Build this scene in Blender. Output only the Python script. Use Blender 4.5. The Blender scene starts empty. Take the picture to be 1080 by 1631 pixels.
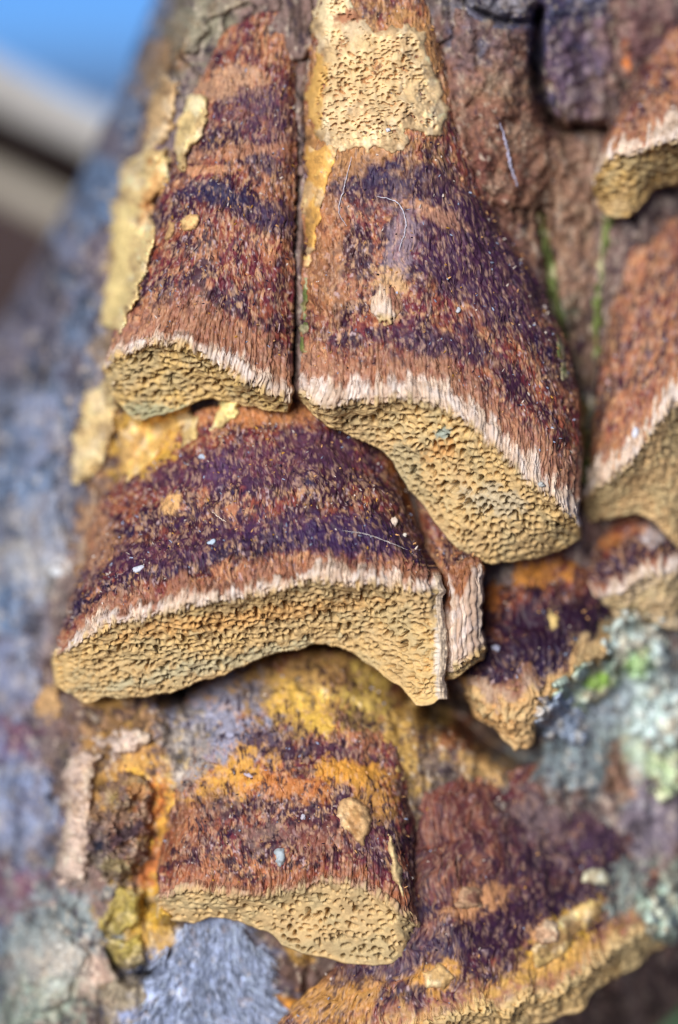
import bpy, math
import numpy as np

# ------------------------------------------------------------------ camera, sky, sun, exposure
U = 1e-4                       # the place is measured in tenths of a millimetre: 1080 x 1631 of them fill the picture
W, H = 1080.0, 1631.0
CAM_DIST = 5000.0              # half a metre from the trunk face
PITCH = math.radians(8.0)
RIGHT = np.array([1.0, 0.0, 0.0])
FWD = np.array([0.0, math.cos(PITCH), -math.sin(PITCH)])
UP = np.array([0.0, math.sin(PITCH), math.cos(PITCH)])
CENTRE = np.array([0.0, 0.0, 0.60])
CAM = CENTRE - FWD * CAM_DIST * U

scene = bpy.context.scene
col = scene.collection
cam_data = bpy.data.cameras.new('camera')
cam = bpy.data.objects.new('camera', cam_data)
col.objects.link(cam)
cam.location = CAM
cam.rotation_euler = (math.pi / 2 - PITCH, 0, 0)
cam_data.sensor_fit = 'HORIZONTAL'
cam_data.sensor_width = 24.0
cam_data.lens = 24.0 * CAM_DIST / W
cam_data.clip_start = 0.01
cam_data.clip_end = 500.0
cam_data.dof.use_dof = True
cam_data.dof.focus_distance = (CAM_DIST - 175) * U
cam_data.dof.aperture_fstop = 4.6
scene.camera = cam

SUN_EL, SUN_AZ = math.radians(19), math.radians(-18)     # azimuth from behind the camera, negative = left
world = bpy.data.worlds.new('World')
scene.world = world
world.use_nodes = True
wn = world.node_tree.nodes
sky = wn.new('ShaderNodeTexSky')
sky.sky_type = 'NISHITA'
sky.sun_disc = False
sky.sun_elevation = SUN_EL
sky.sun_rotation = math.pi - SUN_AZ
sky.air_density = 0.3
sky.dust_density = 0.0
sky.ozone_density = 8.0
wn['Background'].inputs['Strength'].default_value = 0.065
world.node_tree.links.new(sky.outputs[0], wn['Background'].inputs['Color'])

sun_data = bpy.data.lights.new('sun', 'SUN')
sun_data.energy = 4.0
sun_data.angle = math.radians(26)
sun_data.color = (1.0, 0.99, 0.97)
sun = bpy.data.objects.new('sun', sun_data)
col.objects.link(sun)
from mathutils import Vector
sdir = Vector((math.sin(SUN_AZ) * math.cos(SUN_EL), -math.cos(SUN_AZ) * math.cos(SUN_EL), math.sin(SUN_EL)))
sun.rotation_euler = sdir.to_track_quat('Z', 'Y').to_euler()

vs = scene.view_settings
vs.view_transform = 'Standard'
vs.look = 'None'
vs.exposure = 0.46
vs.gamma = 1.0
vs.use_curve_mapping = False

# ------------------------------------------------------------------ numbers
RNG = np.random.default_rng(7)
TABLE = RNG.random((256, 256))
TABLE2 = RNG.random((256, 256))


def at(x, y, d):
    """(x, y) on the trunk's face as seen from the camera's height, d towards the camera -> metres"""
    x, y, d = np.broadcast_arrays(np.asarray(x, float), np.asarray(y, float), np.asarray(d, float))
    z = CAM_DIST - d
    X = (x - W / 2) * z / CAM_DIST
    Y = -(y - H / 2) * z / CAM_DIST
    return CAM + U * (X[..., None] * RIGHT + Y[..., None] * UP + z[..., None] * FWD)


def lerp(a, b, t):
    return a + (b - a) * t


def sstep(a, b, x):
    t = np.clip((x - a) / (b - a), 0, 1)
    return t * t * (3 - 2 * t)


def vnoise(x, y, seed=0):
    x = np.asarray(x, float) + seed * 17.31
    y = np.asarray(y, float) + seed * 41.77
    xi = np.floor(x).astype(int); yi = np.floor(y).astype(int)
    fx = x - xi; fy = y - yi
    fx = fx * fx * (3 - 2 * fx); fy = fy * fy * (3 - 2 * fy)
    a = TABLE[xi % 256, yi % 256]; b = TABLE[(xi + 1) % 256, yi % 256]
    c = TABLE[xi % 256, (yi + 1) % 256]; e = TABLE[(xi + 1) % 256, (yi + 1) % 256]
    return lerp(lerp(a, b, fx), lerp(c, e, fx), fy)


def fbm(x, y, octv=4, seed=0, gain=0.5):
    s = 0; a = 1.0; t = 0
    for o in range(octv):
        s = s + a * vnoise(x, y, seed + o * 3.7)
        t += a; a *= gain; x = np.asarray(x) * 2.03; y = np.asarray(y) * 2.03
    return s / t


def worley(x, y, seed=0, jit=0.9):
    x = np.asarray(x, float); y = np.asarray(y, float)
    xi = np.floor(x).astype(int); yi = np.floor(y).astype(int)
    f1 = np.full(x.shape, 9.0); f2 = np.full(x.shape, 9.0); cid = np.zeros(x.shape)
    for i in (-1, 0, 1):
        for j in (-1, 0, 1):
            a = (xi + i + seed * 31) % 256; b = (yi + j + seed * 57) % 256
            px = xi + i + 0.5 + jit * (TABLE[a, b] - 0.5)
            py = yi + j + 0.5 + jit * (TABLE2[a, b] - 0.5)
            dd = np.hypot(px - x, py - y)
            new = dd < f1
            f2 = np.where(new, f1, np.minimum(f2, dd))
            cid = np.where(new, TABLE2[b, a], cid)
            f1 = np.where(new, dd, f1)
    return f1, f2, cid


def lin(r, g, b):
    c = np.array([r, g, b]) / 255.0
    return np.where(c <= 0.04045, c / 12.92, ((c + 0.055) / 1.055) ** 2.4)


def mixc(a, b, t):
    return a + (b - a) * np.asarray(t)[..., None]


TAN = lin(206, 172, 114); PALE = lin(212, 188, 166); WHITE = lin(210, 194, 182)
RED = lin(126, 64, 48); ORANGE = lin(168, 112, 78); DARK = lin(46, 22, 42); NAVY = lin(30, 22, 54)
FLECK = lin(206, 160, 116); YELLOW = lin(214, 168, 72); GREY = lin(142, 148, 166); BARK = lin(112, 84, 76)
GREEN = lin(150, 165, 132); PINK = lin(212, 180, 156); OCHRE = lin(196, 150, 80); UMBER = lin(84, 58, 48)
GRBROWN = lin(122, 110, 104); LICH = lin(168, 182, 176); MOSS = lin(112, 128, 52)

# ------------------------------------------------------------------ materials


def material(name, rough=0.85, spec=0.25, fine=1800.0, var=0.35, bump=0.3, bump_dist=0.0004, sss=0.0):
    m = bpy.data.materials.new(name)
    m.use_nodes = True
    nt = m.node_tree; N = nt.nodes; L = nt.links
    b = N['Principled BSDF']
    at_ = N.new('ShaderNodeAttribute'); at_.attribute_name = 'Col'
    tc = N.new('ShaderNodeTexCoord')
    n1 = N.new('ShaderNodeTexNoise'); n1.inputs['Scale'].default_value = fine
    n1.inputs['Detail'].default_value = 3.0; n1.inputs['Roughness'].default_value = 0.65
    L.new(tc.outputs['Object'], n1.inputs['Vector'])
    mr = N.new('ShaderNodeMapRange')
    mr.inputs['From Min'].default_value = 0.3; mr.inputs['From Max'].default_value = 0.7
    mr.inputs['To Min'].default_value = 1 - var; mr.inputs['To Max'].default_value = 1 + var
    L.new(n1.outputs['Fac'], mr.inputs['Value'])
    mx = N.new('ShaderNodeVectorMath'); mx.operation = 'SCALE'
    L.new(at_.outputs['Color'], mx.inputs[0]); L.new(mr.outputs[0], mx.inputs['Scale'])
    L.new(mx.outputs[0], b.inputs['Base Color'])
    n2 = N.new('ShaderNodeTexNoise'); n2.inputs['Scale'].default_value = fine * 0.7
    n2.inputs['Detail'].default_value = 4.0
    L.new(tc.outputs['Object'], n2.inputs['Vector'])
    bp = N.new('ShaderNodeBump'); bp.inputs['Strength'].default_value = bump
    bp.inputs['Distance'].default_value = bump_dist
    L.new(n2.outputs['Fac'], bp.inputs['Height']); L.new(bp.outputs[0], b.inputs['Normal'])
    b.inputs['Roughness'].default_value = rough
    b.inputs['Specular IOR Level'].default_value = spec
    if sss:
        b.inputs['Subsurface Weight'].default_value = sss
        b.inputs['Subsurface Radius'].default_value = (0.0012, 0.0007, 0.0004)
        b.inputs['Subsurface Scale'].default_value = 0.5
    return m


M_CAP = material('cap_skin', 0.55, 0.2, 1700, 0.24, 0.25)
M_PORE = material('pore_flesh', 0.9, 0.06, 1500, 0.14, 0.25)
M_MARGIN = material('margin_flesh', 0.9, 0.08, 1500, 0.16, 0.35)
M_BARK = material('bark', 0.8, 0.12, 1100, 0.35, 0.6, 0.0006)
M_LICHEN = material('lichen', 0.9, 0.15, 1300, 0.22, 0.5)
M_FLAKE = material('flake', 0.85, 0.08, 1300, 0.18, 0.4)
M_THREAD = material('thread', 0.6, 0.3, 900, 0.1, 0.1)
M_LEAF = material('leaf', 0.5, 0.4, 300, 0.2, 0.2)

# ------------------------------------------------------------------ meshes and objects


def grid_faces(nu, nv):
    i = np.arange(nu * nv).reshape(nu, nv)
    return np.stack([i[:-1, :-1], i[1:, :-1], i[1:, 1:], i[:-1, 1:]], -1).reshape(-1, 4)


def make_mesh(name, V, F, C, mat, parent=None, origin=None, smooth=True):
    """V world metres (n,3); F (m,k) with one k; C linear colours (n,3)"""
    V = np.asarray(V, float).reshape(-1, 3); F = np.asarray(F, np.int32)
    C = np.asarray(C, float).reshape(-1, 3)
    if parent is not None:
        o0 = parent
        org = np.zeros(3)
        while o0 is not None:
            org = org + np.array(o0.location); o0 = o0.parent
    else:
        org = np.array(origin) if origin is not None else V.mean(0)
    used = np.zeros(len(V), bool); used[F.ravel()] = True
    remap = np.cumsum(used) - 1
    V = V[used]; C = C[used]; F = remap[F]
    me = bpy.data.meshes.new(name)
    k = F.shape[1]
    me.vertices.add(len(V)); me.vertices.foreach_set('co', (V - org).astype(np.float32).ravel())
    me.loops.add(F.size); me.loops.foreach_set('vertex_index', F.astype(np.int32).ravel())
    me.polygons.add(len(F))
    me.polygons.foreach_set('loop_start', np.arange(0, F.size, k, dtype=np.int32))
    me.polygons.foreach_set('loop_total', np.full(len(F), k, np.int32))
    me.polygons.foreach_set('use_smooth', np.full(len(F), smooth, bool))
    me.update(calc_edges=True)
    ca = me.color_attributes.new('Col', 'FLOAT_COLOR', 'POINT')
    ca.data.foreach_set('color', np.c_[np.clip(C, 0.004, 0.9), np.ones(len(C))].astype(np.float32).ravel())
    me.materials.append(mat)
    o = bpy.data.objects.new(name, me)
    col.objects.link(o)
    if parent is not None:
        o.parent = parent
    else:
        o.location = org
    return o


def tag(o, label=None, cat=None, group=None, kind=None):
    if label: o['label'] = label
    if cat: o['category'] = cat
    if group: o['group'] = group
    if kind: o['kind'] = kind
    return o


def thing(name, label, cat, loc, group=None):
    e = bpy.data.objects.new(name, None)
    e.empty_display_size = 0.005
    e.location = loc
    col.objects.link(e)
    return tag(e, label, cat, group)


# a map of how far the surface stands out, so that small things can be set down on it
GX0, GY0, GS = -400, -400, 4
DEPTH = np.full((int(2000 / GS), int(2500 / GS)), -3000.0)


def splat(x, y, d):
    i = np.round((np.ravel(x) - GX0) / GS).astype(int); j = np.round((np.ravel(y) - GY0) / GS).astype(int)
    ok = (i >= 0) & (i < DEPTH.shape[0]) & (j >= 0) & (j < DEPTH.shape[1])
    np.maximum.at(DEPTH, (i[ok], j[ok]), np.ravel(d)[ok])


def surf(x, y, blur=1):
    x = np.asarray(x, float); y = np.asarray(y, float)
    s = 0; n = 0
    for dx in range(-blur, blur + 1):
        for dy in range(-blur, blur + 1):
            gx = np.clip((x - GX0) / GS + dx, 0, DEPTH.shape[0] - 2); gy = np.clip((y - GY0) / GS + dy, 0, DEPTH.shape[1] - 2)
            i = gx.astype(int); j = gy.astype(int); fx = gx - i; fy = gy - j
            s = s + lerp(lerp(DEPTH[i, j], DEPTH[i + 1, j], fx), lerp(DEPTH[i, j + 1], DEPTH[i + 1, j + 1], fx), fy); n += 1
    return s / n


def paint(C, x, y, blobs, seed=0):
    """ragged stains: (cx, cy, rx, ry, degrees, colour, strength[, grain])"""
    for k, b in enumerate(blobs):
        cx, cy, rx, ry, ang, c, st = b[:7]
        gr = b[7] if len(b) > 7 else 14.0
        a = math.radians(ang)
        X = ((x - cx) * math.cos(a) + (y - cy) * math.sin(a)) / rx
        Y = (-(x - cx) * math.sin(a) + (y - cy) * math.cos(a)) / ry
        r = np.hypot(X, Y)
        m = (np.abs(x - cx) < 2 * max(rx, ry)) & (np.abs(y - cy) < 2 * max(rx, ry))
        if not m.any():
            continue
        n = fbm(x[m] / gr, y[m] / gr, 4, seed + k * 1.3 + 5, 0.6)
        n2 = fbm(x[m] / (gr * 3), y[m] / (gr * 3), 2, seed + k * 2.1 + 9)
        w = sstep(1.25, 0.55, r[m] + (n - 0.5) * 1.7 + (n2 - 0.5) * 0.8) * st
        C[m] = mixc(C[m], c * (0.75 + 0.5 * n)[:, None], w)
    return C


# ------------------------------------------------------------------ the trunk
TY = [-250, 0, 250, 500, 800, 1000, 1400, 1631, 1900]
TRIDGE = [330, 272, 200, 168, 125, 85, 62, 25, 0]
SY = [-250, 0, 100, 300, 480, 600, 900, 1900]
SSIL = [330, 246, 205, 120, 20, -70, -190, -260]


CRACKS = [([(858, 20), (855, 70), (854, 120), (862, 165), (880, 200), (905, 216)], 8, 120), ([(918, 203), (945, 208), (972, 204)], 8, 120),
          ([(730, -10), (760, 14), (790, 32), (830, 36), (858, 30)], 5, 50), ([(862, 345), (876, 420), (884, 500)], 7, 70),
          ([(690, 1128), (735, 1140), (780, 1180), (830, 1204)], 22, 190), ([(196, 1420), (186, 1452), (174, 1486)], 6, 70), ([(176, 1512), (186, 1540), (204, 1562), (232, 1550), (258, 1546)], 6, 80)]


def trunk_depth(x, y):
    x = np.asarray(x, float); y = np.asarray(y, float)
    xr = np.interp(y, TY, TRIDGE); xs = np.interp(y, SY, SSIL)
    d = np.interp(x, [0, 150, 300, 500, 650, 800, 950, 1080, 1300, 1500], [-90, -55, -20, 0, 0, -40, -105, -175, -480, -800])
    q = np.clip((xr + 40 - x) / np.maximum(xr + 40 - xs, 30), 0, 1)
    d = d - 430 * q - 260 * q ** 5
    # mound under the middle bracket
    d = d + 95 * np.exp(-(((x - 490) / 290) ** 2 + ((y - 1270) / 160) ** 2))
    # the two upper brackets have grown together along a low ridge
    d = d + 75 * np.exp(-((x - 620) / 250) ** 2) * sstep(760, 600, y) + 52 * np.exp(-((x - 790) / 110) ** 2) * sstep(420, 240, y)
    ds = np.interp(y, [-60, 60, 300, 560, 625, 665], [60, 62, 94, 146, 132, 30]) - ((x - 480 - 4 * np.sin(y / 37.0)) / 15) ** 2 * 40
    d = np.where(np.abs(x - 480) < 60, np.maximum(d, ds), d)
    # undercut below the middle bracket
    yc = np.interp(x, [230, 330, 400, 465, 530, 590, 660], [1105, 1083, 1056, 1040, 1038, 1064, 1110])
    d = d - 210 * np.exp(-((y - yc - 2) / 27) ** 2) * sstep(230, 300, x) * sstep(680, 620, x)
    # lower left swelling, narrow cracks between the plates at upper right
    d = d + 55 * np.exp(-((x - 190) / 130) ** 2) * sstep(1060, 1200, y)
    for pl, wd, dp in CRACKS:
        q_ = np.array(pl, float)
        m = (x > q_[:, 0].min() - 3 * wd) & (x < q_[:, 0].max() + 3 * wd) & (y > q_[:, 1].min() - 3 * wd) & (y < q_[:, 1].max() + 3 * wd)
        if not np.any(m):
            continue
        cr = np.full(x[m].shape, 1e9)
        for (ax, ay), (bx, by) in zip(pl[:-1], pl[1:]):
            ex, ey = bx - ax, by - ay
            t = np.clip(((x[m] - ax) * ex + (y[m] - ay) * ey) / (ex * ex + ey * ey), 0, 1)
            cr = np.minimum(cr, np.hypot(x[m] - ax - t * ex, y[m] - ay - t * ey))
        d[m] = d[m] - dp * np.exp(-(cr / wd) ** 2)
    # hollow below the lowest right bracket
    hol = sstep(0, 160, (x - 935) * 0.55 + (y - 1568) * 0.83) * sstep(3200, 2000, y)
    d = d - 420 * hol
    return d


TRUNK_BLOBS = [
    # left flank: bluish bark with pale and violet stains
    (60, 700, 140, 260, 10, lin(96, 108, 128), 0.6, 60), (30, 480, 90, 180, 25, lin(112, 100, 106), 0.7, 40),
    (60, 900, 60, 60, 0, lin(176, 170, 160), 0.7, 20), (95, 905, 22, 14, 0, lin(220, 225, 230), 0.9, 10),
    (20, 1180, 40, 50, 0, lin(110, 72, 92), 0.8, 20), (40, 1420, 60, 40, 20, lin(120, 80, 100), 0.85, 16),
    (40, 1280, 70, 90, 0, lin(116, 128, 158), 0.7, 24), (80, 1500, 90, 110, 0, lin(128, 140, 140), 0.8, 24),
    (120, 1560, 80, 60, 0, PINK, 0.5, 20), (60, 1600, 80, 50, 0, lin(150, 168, 150), 0.6, 14),
    (175, 1130, 70, 60, 0, UMBER, 0.7, 14), (165, 1110, 34, 26, 0, OCHRE, 0.8, 8), (200, 1170, 60, 40, 0, lin(170, 130, 90), 0.8, 10),
    (200, 1250, 70, 90, 0, lin(186, 138, 70), 0.85, 14), (215, 1250, 22, 22, 0, YELLOW, 0.9, 8), (180, 1270, 14, 26, 0, YELLOW, 0.9, 8),
    (250, 1340, 50, 90, 10, lin(190, 110, 50), 0.8, 12), (235, 1345, 14, 14, 0, YELLOW, 0.95, 7), (270, 1300, 24, 60, 0, YELLOW, 0.6, 10),
    (230, 1460, 60, 70, 0, lin(196, 158, 62), 0.8, 14), (260, 1500, 26, 16, 0, YELLOW, 0.8, 8), (215, 1570, 60, 50, 0, lin(120, 112, 96), 0.8, 12),
    # foot of the trunk: grey weathered wood between brackets
    (330, 1580, 120, 100, 0, lin(140, 152, 186), 0.9, 24), (450, 1560, 60, 60, 0, UMBER, 0.8, 14), (480, 1520, 26, 20, 0, OCHRE, 0.9, 8),
    (480, 1610, 50, 30, 0, lin(208, 140, 40), 0.8, 10),
    # between the brackets
    (640, 1180, 60, 120, 0, lin(186, 146, 70), 0.8, 16), (690, 1190, 36, 40, 0, UMBER, 0.8, 10), (700, 1330, 40, 120, 0, lin(128, 110, 100), 0.8, 14),
    (695, 1340, 16, 60, 0, lin(120, 128, 110), 0.7, 10), (690, 1290, 14, 30, 10, lin(40, 40, 66), 0.8, 8),
    (780, 1220, 60, 30, 20, lin(190, 150, 92), 0.8, 10), (740, 1170, 40, 30, 0, lin(150, 92, 56), 0.7, 10), (680, 1500, 40, 60, 0, lin(130, 112, 100), 0.7, 12),
    # right: violet brown bark above and between the brackets
    (790, 200, 140, 260, 0, lin(112, 76, 62), 0.9, 40), (770, 60, 90, 80, 0, lin(84, 88, 104), 0.8, 30), (900, 60, 60, 120, 0, lin(60, 60, 92), 0.8, 20),
    (800, 130, 60, 40, 0, lin(140, 118, 92), 0.6, 14), (780, 270, 60, 60, 0, lin(112, 64, 58), 0.6, 16), (900, 360, 60, 160, 5, lin(128, 98, 78), 0.85, 20),
    (905, 640, 40, 160, 0, lin(74, 84, 66), 0.8, 14), (930, 560, 26, 60, 0, lin(110, 82, 66), 0.7, 12), (925, 550, 10, 14, 0, DARK, 0.9, 6),
    (990, 70, 40, 80, 0, lin(128, 96, 84), 0.7, 16), (998, 90, 9, 26, 0, lin(224, 124, 40), 0.95, 8), (1040, 60, 60, 60, 0, lin(110, 72, 80), 0.6, 14),
    # right: grey green lichen-grown bark
    (1010, 1120, 150, 150, 0, lin(164, 176, 172), 0.9, 26), (900, 1210, 100, 60, 0, lin(112, 124, 128), 0.8, 20), (950, 1130, 60, 40, -20, lin(150, 160, 170), 0.7, 14),
    (985, 1235, 26, 50, 0, lin(160, 116, 90), 0.9, 10), (1040, 1300, 60, 90, 0, lin(116, 108, 122), 0.7, 18), (1050, 1430, 60, 60, 0, lin(140, 156, 140), 0.8, 14),
    (1040, 1200, 50, 40, 0, lin(170, 184, 150), 0.6, 12),
    (330, 40, 60, 60, -30, lin(130, 124, 104), 0.9, 14), (265, 90, 30, 60, 20, lin(150, 112, 70), 0.7, 12), (268, 160, 40, 50, 0, lin(128, 118, 104), 0.8, 12),
    (270, 200, 20, 80, 10, lin(100, 88, 96), 0.7, 10), (225, 460, 60, 160, 10, lin(186, 150, 90), 0.5, 20),
    (170, 700, 50, 80, 0, UMBER, 0.8, 12), (160, 860, 40, 100, 10, lin(170, 126, 80), 0.7, 12), (215, 700, 40, 60, 20, YELLOW, 0.7, 10),
    (110, 1050, 40, 60, 0, UMBER, 0.6, 12),
]


# yellow, grey and dark growth on the mound that carries the lowest bracket
MOUND_BLOBS = [(470, 1090, 200, 70, 0, lin(176, 140, 80), 0.85, 18), (350, 1150, 80, 80, -20, lin(140, 140, 158), 0.95, 12), (300, 1200, 40, 60, 0, lin(150, 140, 130), 0.8, 12),
               (470, 1115, 52, 30, 5, lin(218, 174, 82), 0.95, 10), (510, 1150, 40, 16, 20, lin(222, 180, 80), 0.8, 8), (580, 1100, 40, 60, -20, lin(176, 150, 76), 0.8, 10), (540, 1080, 30, 20, 0, lin(90, 58, 44), 0.7, 8),
               (430, 1190, 60, 26, 10, lin(64, 44, 58), 0.85, 9), (540, 1200, 60, 14, 10, lin(70, 42, 58), 0.8, 9), (370, 1235, 70, 34, -30, lin(202, 148, 66), 0.9, 10),
               (560, 1230, 70, 22, 8, lin(204, 144, 60), 0.9, 9), (450, 1255, 70, 24, 0, lin(190, 120, 60), 0.7, 10), (600, 1270, 30, 40, 0, lin(176, 128, 60), 0.7, 9), (345, 1285, 40, 26, -10, lin(84, 58, 56), 0.7, 10), (500, 1335, 60, 30, 0, lin(110, 66, 58), 0.7, 11), (415, 1330, 40, 22, 0, lin(134, 108, 98), 0.6, 10), (480, 1225, 26, 14, 0, lin(58, 42, 50), 0.7, 8), (560, 1150, 34, 18, 20, lin(74, 56, 50), 0.7, 8), (400, 1110, 34, 22, -20, lin(96, 88, 92), 0.7, 9),
               (300, 1330, 40, 60, 10, lin(150, 96, 64), 0.6, 10), (590, 1330, 26, 50, -10, lin(78, 44, 56), 0.6, 9)]


def trunk_colour(X, Y):
    C = mixc(np.broadcast_to(GRBROWN, X.shape + (3,)), BARK, fbm(X / 30, Y / 50, 3, 31))
    xr = np.interp(Y, TY, TRIDGE); xs = np.interp(Y, SY, SSIL)
    q = (xr + 20 - X) / np.maximum(xr + 20 - xs, 30)
    C = mixc(C, mixc(np.broadcast_to(lin(100, 122, 150), C.shape), lin(106, 102, 112), sstep(0.4, 0.7, fbm(X / 60, Y / 90, 2, 33))), sstep(0.0, 0.35, q) * 0.9)
    C = paint(C, X, Y, TRUNK_BLOBS, 40)
    C = paint(C, X, Y, MOUND_BLOBS, 17)
    # mottle: dark pits and pale grains
    m = fbm(X / 9, Y / 14, 3, 51, 0.6)
    C = mixc(C, lin(48, 38, 52), sstep(0.60, 0.74, m) * 0.75)
    C = mixc(C, lin(196, 180, 160), sstep(0.64, 0.76, fbm(X / 7, Y / 11, 3, 57)) * 0.5)
    mnd = np.exp(-(((X - 450) / 260) ** 2 + ((Y - 1200) / 190) ** 2))
    C = mixc(C, lin(44, 34, 40), sstep(0.57, 0.66, fbm(X / 8, Y / 8, 4, 63, 0.65)) * 0.8 * mnd)
    C = mixc(C, lin(206, 172, 104), sstep(0.60, 0.70, fbm(X / 9, Y / 9, 3, 65, 0.6)) * 0.6 * mnd)
    m2 = fbm(X / 26, Y / 40, 4, 61, 0.6)
    C = mixc(C, C * 0.35, sstep(0.56, 0.70, m2) * 0.7)
    C = mixc(C, np.minimum(C * 1.45, 0.7), sstep(0.44, 0.30, m2) * 0.6)
    return C


def build_trunk():
    nuf = 470; nub = 40
    y = np.r_[np.linspace(-3200, -290, 60), np.linspace(-250, 1900, 660), np.linspace(1940, 7600, 110)]     # from above the picture down to the ground
    a = np.linspace(0, 1, nuf) ** 1.08
    xs = np.interp(y, SY, SSIL)
    X = xs[None, :] + (1500 - xs[None, :]) * a[:, None]
    Y = np.broadcast_to(y[None, :], X.shape).copy()
    D = trunk_depth(X, Y)
    # bark relief: lengthwise ridges, scales and grit
    rid = fbm(X / 46 + 0.4 * fbm(X / 90, Y / 90, 2, 3), Y / 150, 3, 11)
    grit = fbm(X / 14, Y / 20, 4, 21, 0.6)
    f1, f2, cid = worley(X / 60 + fbm(X / 40, Y / 40, 2, 5), Y / 110 + fbm(X / 40, Y / 40, 2, 6), 4)
    crack = sstep(0.10, 0.0, f2 - f1)
    flank = sstep(150, -50, X)
    rel = (rid - 0.5) * (46 + 60 * flank) + (grit - 0.5) * (16 + 20 * flank) - crack * 14 + (cid - 0.5) * 14
    D = D + rel * sstep(0.0, 0.05, a)[:, None]
    C = trunk_colour(X, Y)
    C = mixc(C, lin(44, 36, 36), crack * 0.5)
    splat(X, Y, D); splat(X + 2, Y, D); splat(X, Y + 2, D); splat(X + 2, Y + 2, D)
    # back of the trunk
    th = np.linspace(0, math.pi, nub + 2)[1:-1]
    xl, xr = X[0], X[-1]; dl, dr = D[0], D[-1]
    bx = (xr + xl)[None] / 2 + (xr - xl)[None] / 2 * np.cos(th)[:, None]
    base = dr[None] + (dl - dr)[None] * (th / math.pi)[:, None]
    bd = base - 950 * np.sin(th)[:, None] + (fbm(bx / 60, Y[:nub] / 160, 3, 71) - 0.5) * 80
    X2 = np.concatenate([X, bx, X[:1]]); Y2 = np.concatenate([Y, Y[:nub], Y[:1]]); D2 = np.concatenate([D, bd, D[:1]])
    C2 = np.concatenate([C, np.broadcast_to(GRBROWN, bx.shape + (3,)), C[:1]])
    root = thing('tree_trunk', 'rough grey brown trunk covered with bracket fungi, its bluish flank blurred at left', 'tree trunk', tuple(at(560, 7300, -400)))
    make_mesh('bark', at(X2, Y2, D2), grid_faces(*X2.shape), C2, M_BARK, root)
    return root


trunk = build_trunk()

# ------------------------------------------------------------------ bracket fungi


def spline(u, uk, pk):
    """cubic Hermite through stations, slopes limited so that it does not overshoot"""
    pk = np.asarray(pk, float)
    h = np.diff(uk)[:, None]; s = np.diff(pk, axis=0) / h
    m = np.zeros_like(pk)
    m[1:-1] = (s[:-1] * h[1:] + s[1:] * h[:-1]) / (h[1:] + h[:-1])
    m[0] = s[0]; m[-1] = s[-1]
    i = np.clip(np.searchsorted(uk, u) - 1, 0, len(uk) - 2)
    hh = (uk[i + 1] - uk[i])[:, None]; t = ((u - uk[i]) / (uk[i + 1] - uk[i]))[:, None]
    t2, t3 = t * t, t * t * t
    return (2 * t3 - 3 * t2 + 1) * pk[i] + (t3 - 2 * t2 + t) * hh * m[i] + (-2 * t3 + 3 * t2) * pk[i + 1] + (t3 - t2) * hh * m[i + 1]


def normals(P):
    du = np.gradient(P, axis=0); dv = np.gradient(P, axis=1)
    n = np.cross(du, dv)
    n /= np.maximum(np.linalg.norm(n, axis=-1, keepdims=True), 1e-9)
    return n * np.where(n[..., 2:3].mean() < 0, -1, 1)


def slivers(base, direction, normal, length, width, lift, colour, rng):
    """thin tapering three-sided fibres"""
    n = len(base)
    side = np.cross(direction, normal)
    side /= np.maximum(np.linalg.norm(side, axis=1, keepdims=True), 1e-9)
    bend = rng.normal(0, 0.18, (n, 1))
    direction = direction + side * bend
    L = length[:, None]; Wd = width[:, None]
    p0 = base - normal * 1.0
    p1 = base + direction * L * 0.55 + normal * lift[:, None] * 0.7
    p2 = base + direction * L + normal * lift[:, None]
    V = np.stack([p0 - side * Wd * .5, p0 + side * Wd * .5, p0 + normal * Wd * .8,
                  p1 - side * Wd * .42, p1 + side * Wd * .42, p1 + normal * Wd * .7, p2], 1)
    f = np.array([[0, 1, 4], [0, 4, 3], [1, 2, 5], [1, 5, 4], [2, 0, 3], [2, 3, 5], [3, 4, 6], [4, 5, 6], [5, 3, 6]])
    F = (f[None] + (np.arange(n) * 7)[:, None, None]).reshape(-1, 3)
    C = np.repeat(colour, 7, 0)
    return V.reshape(-1, 3), F, C


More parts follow.
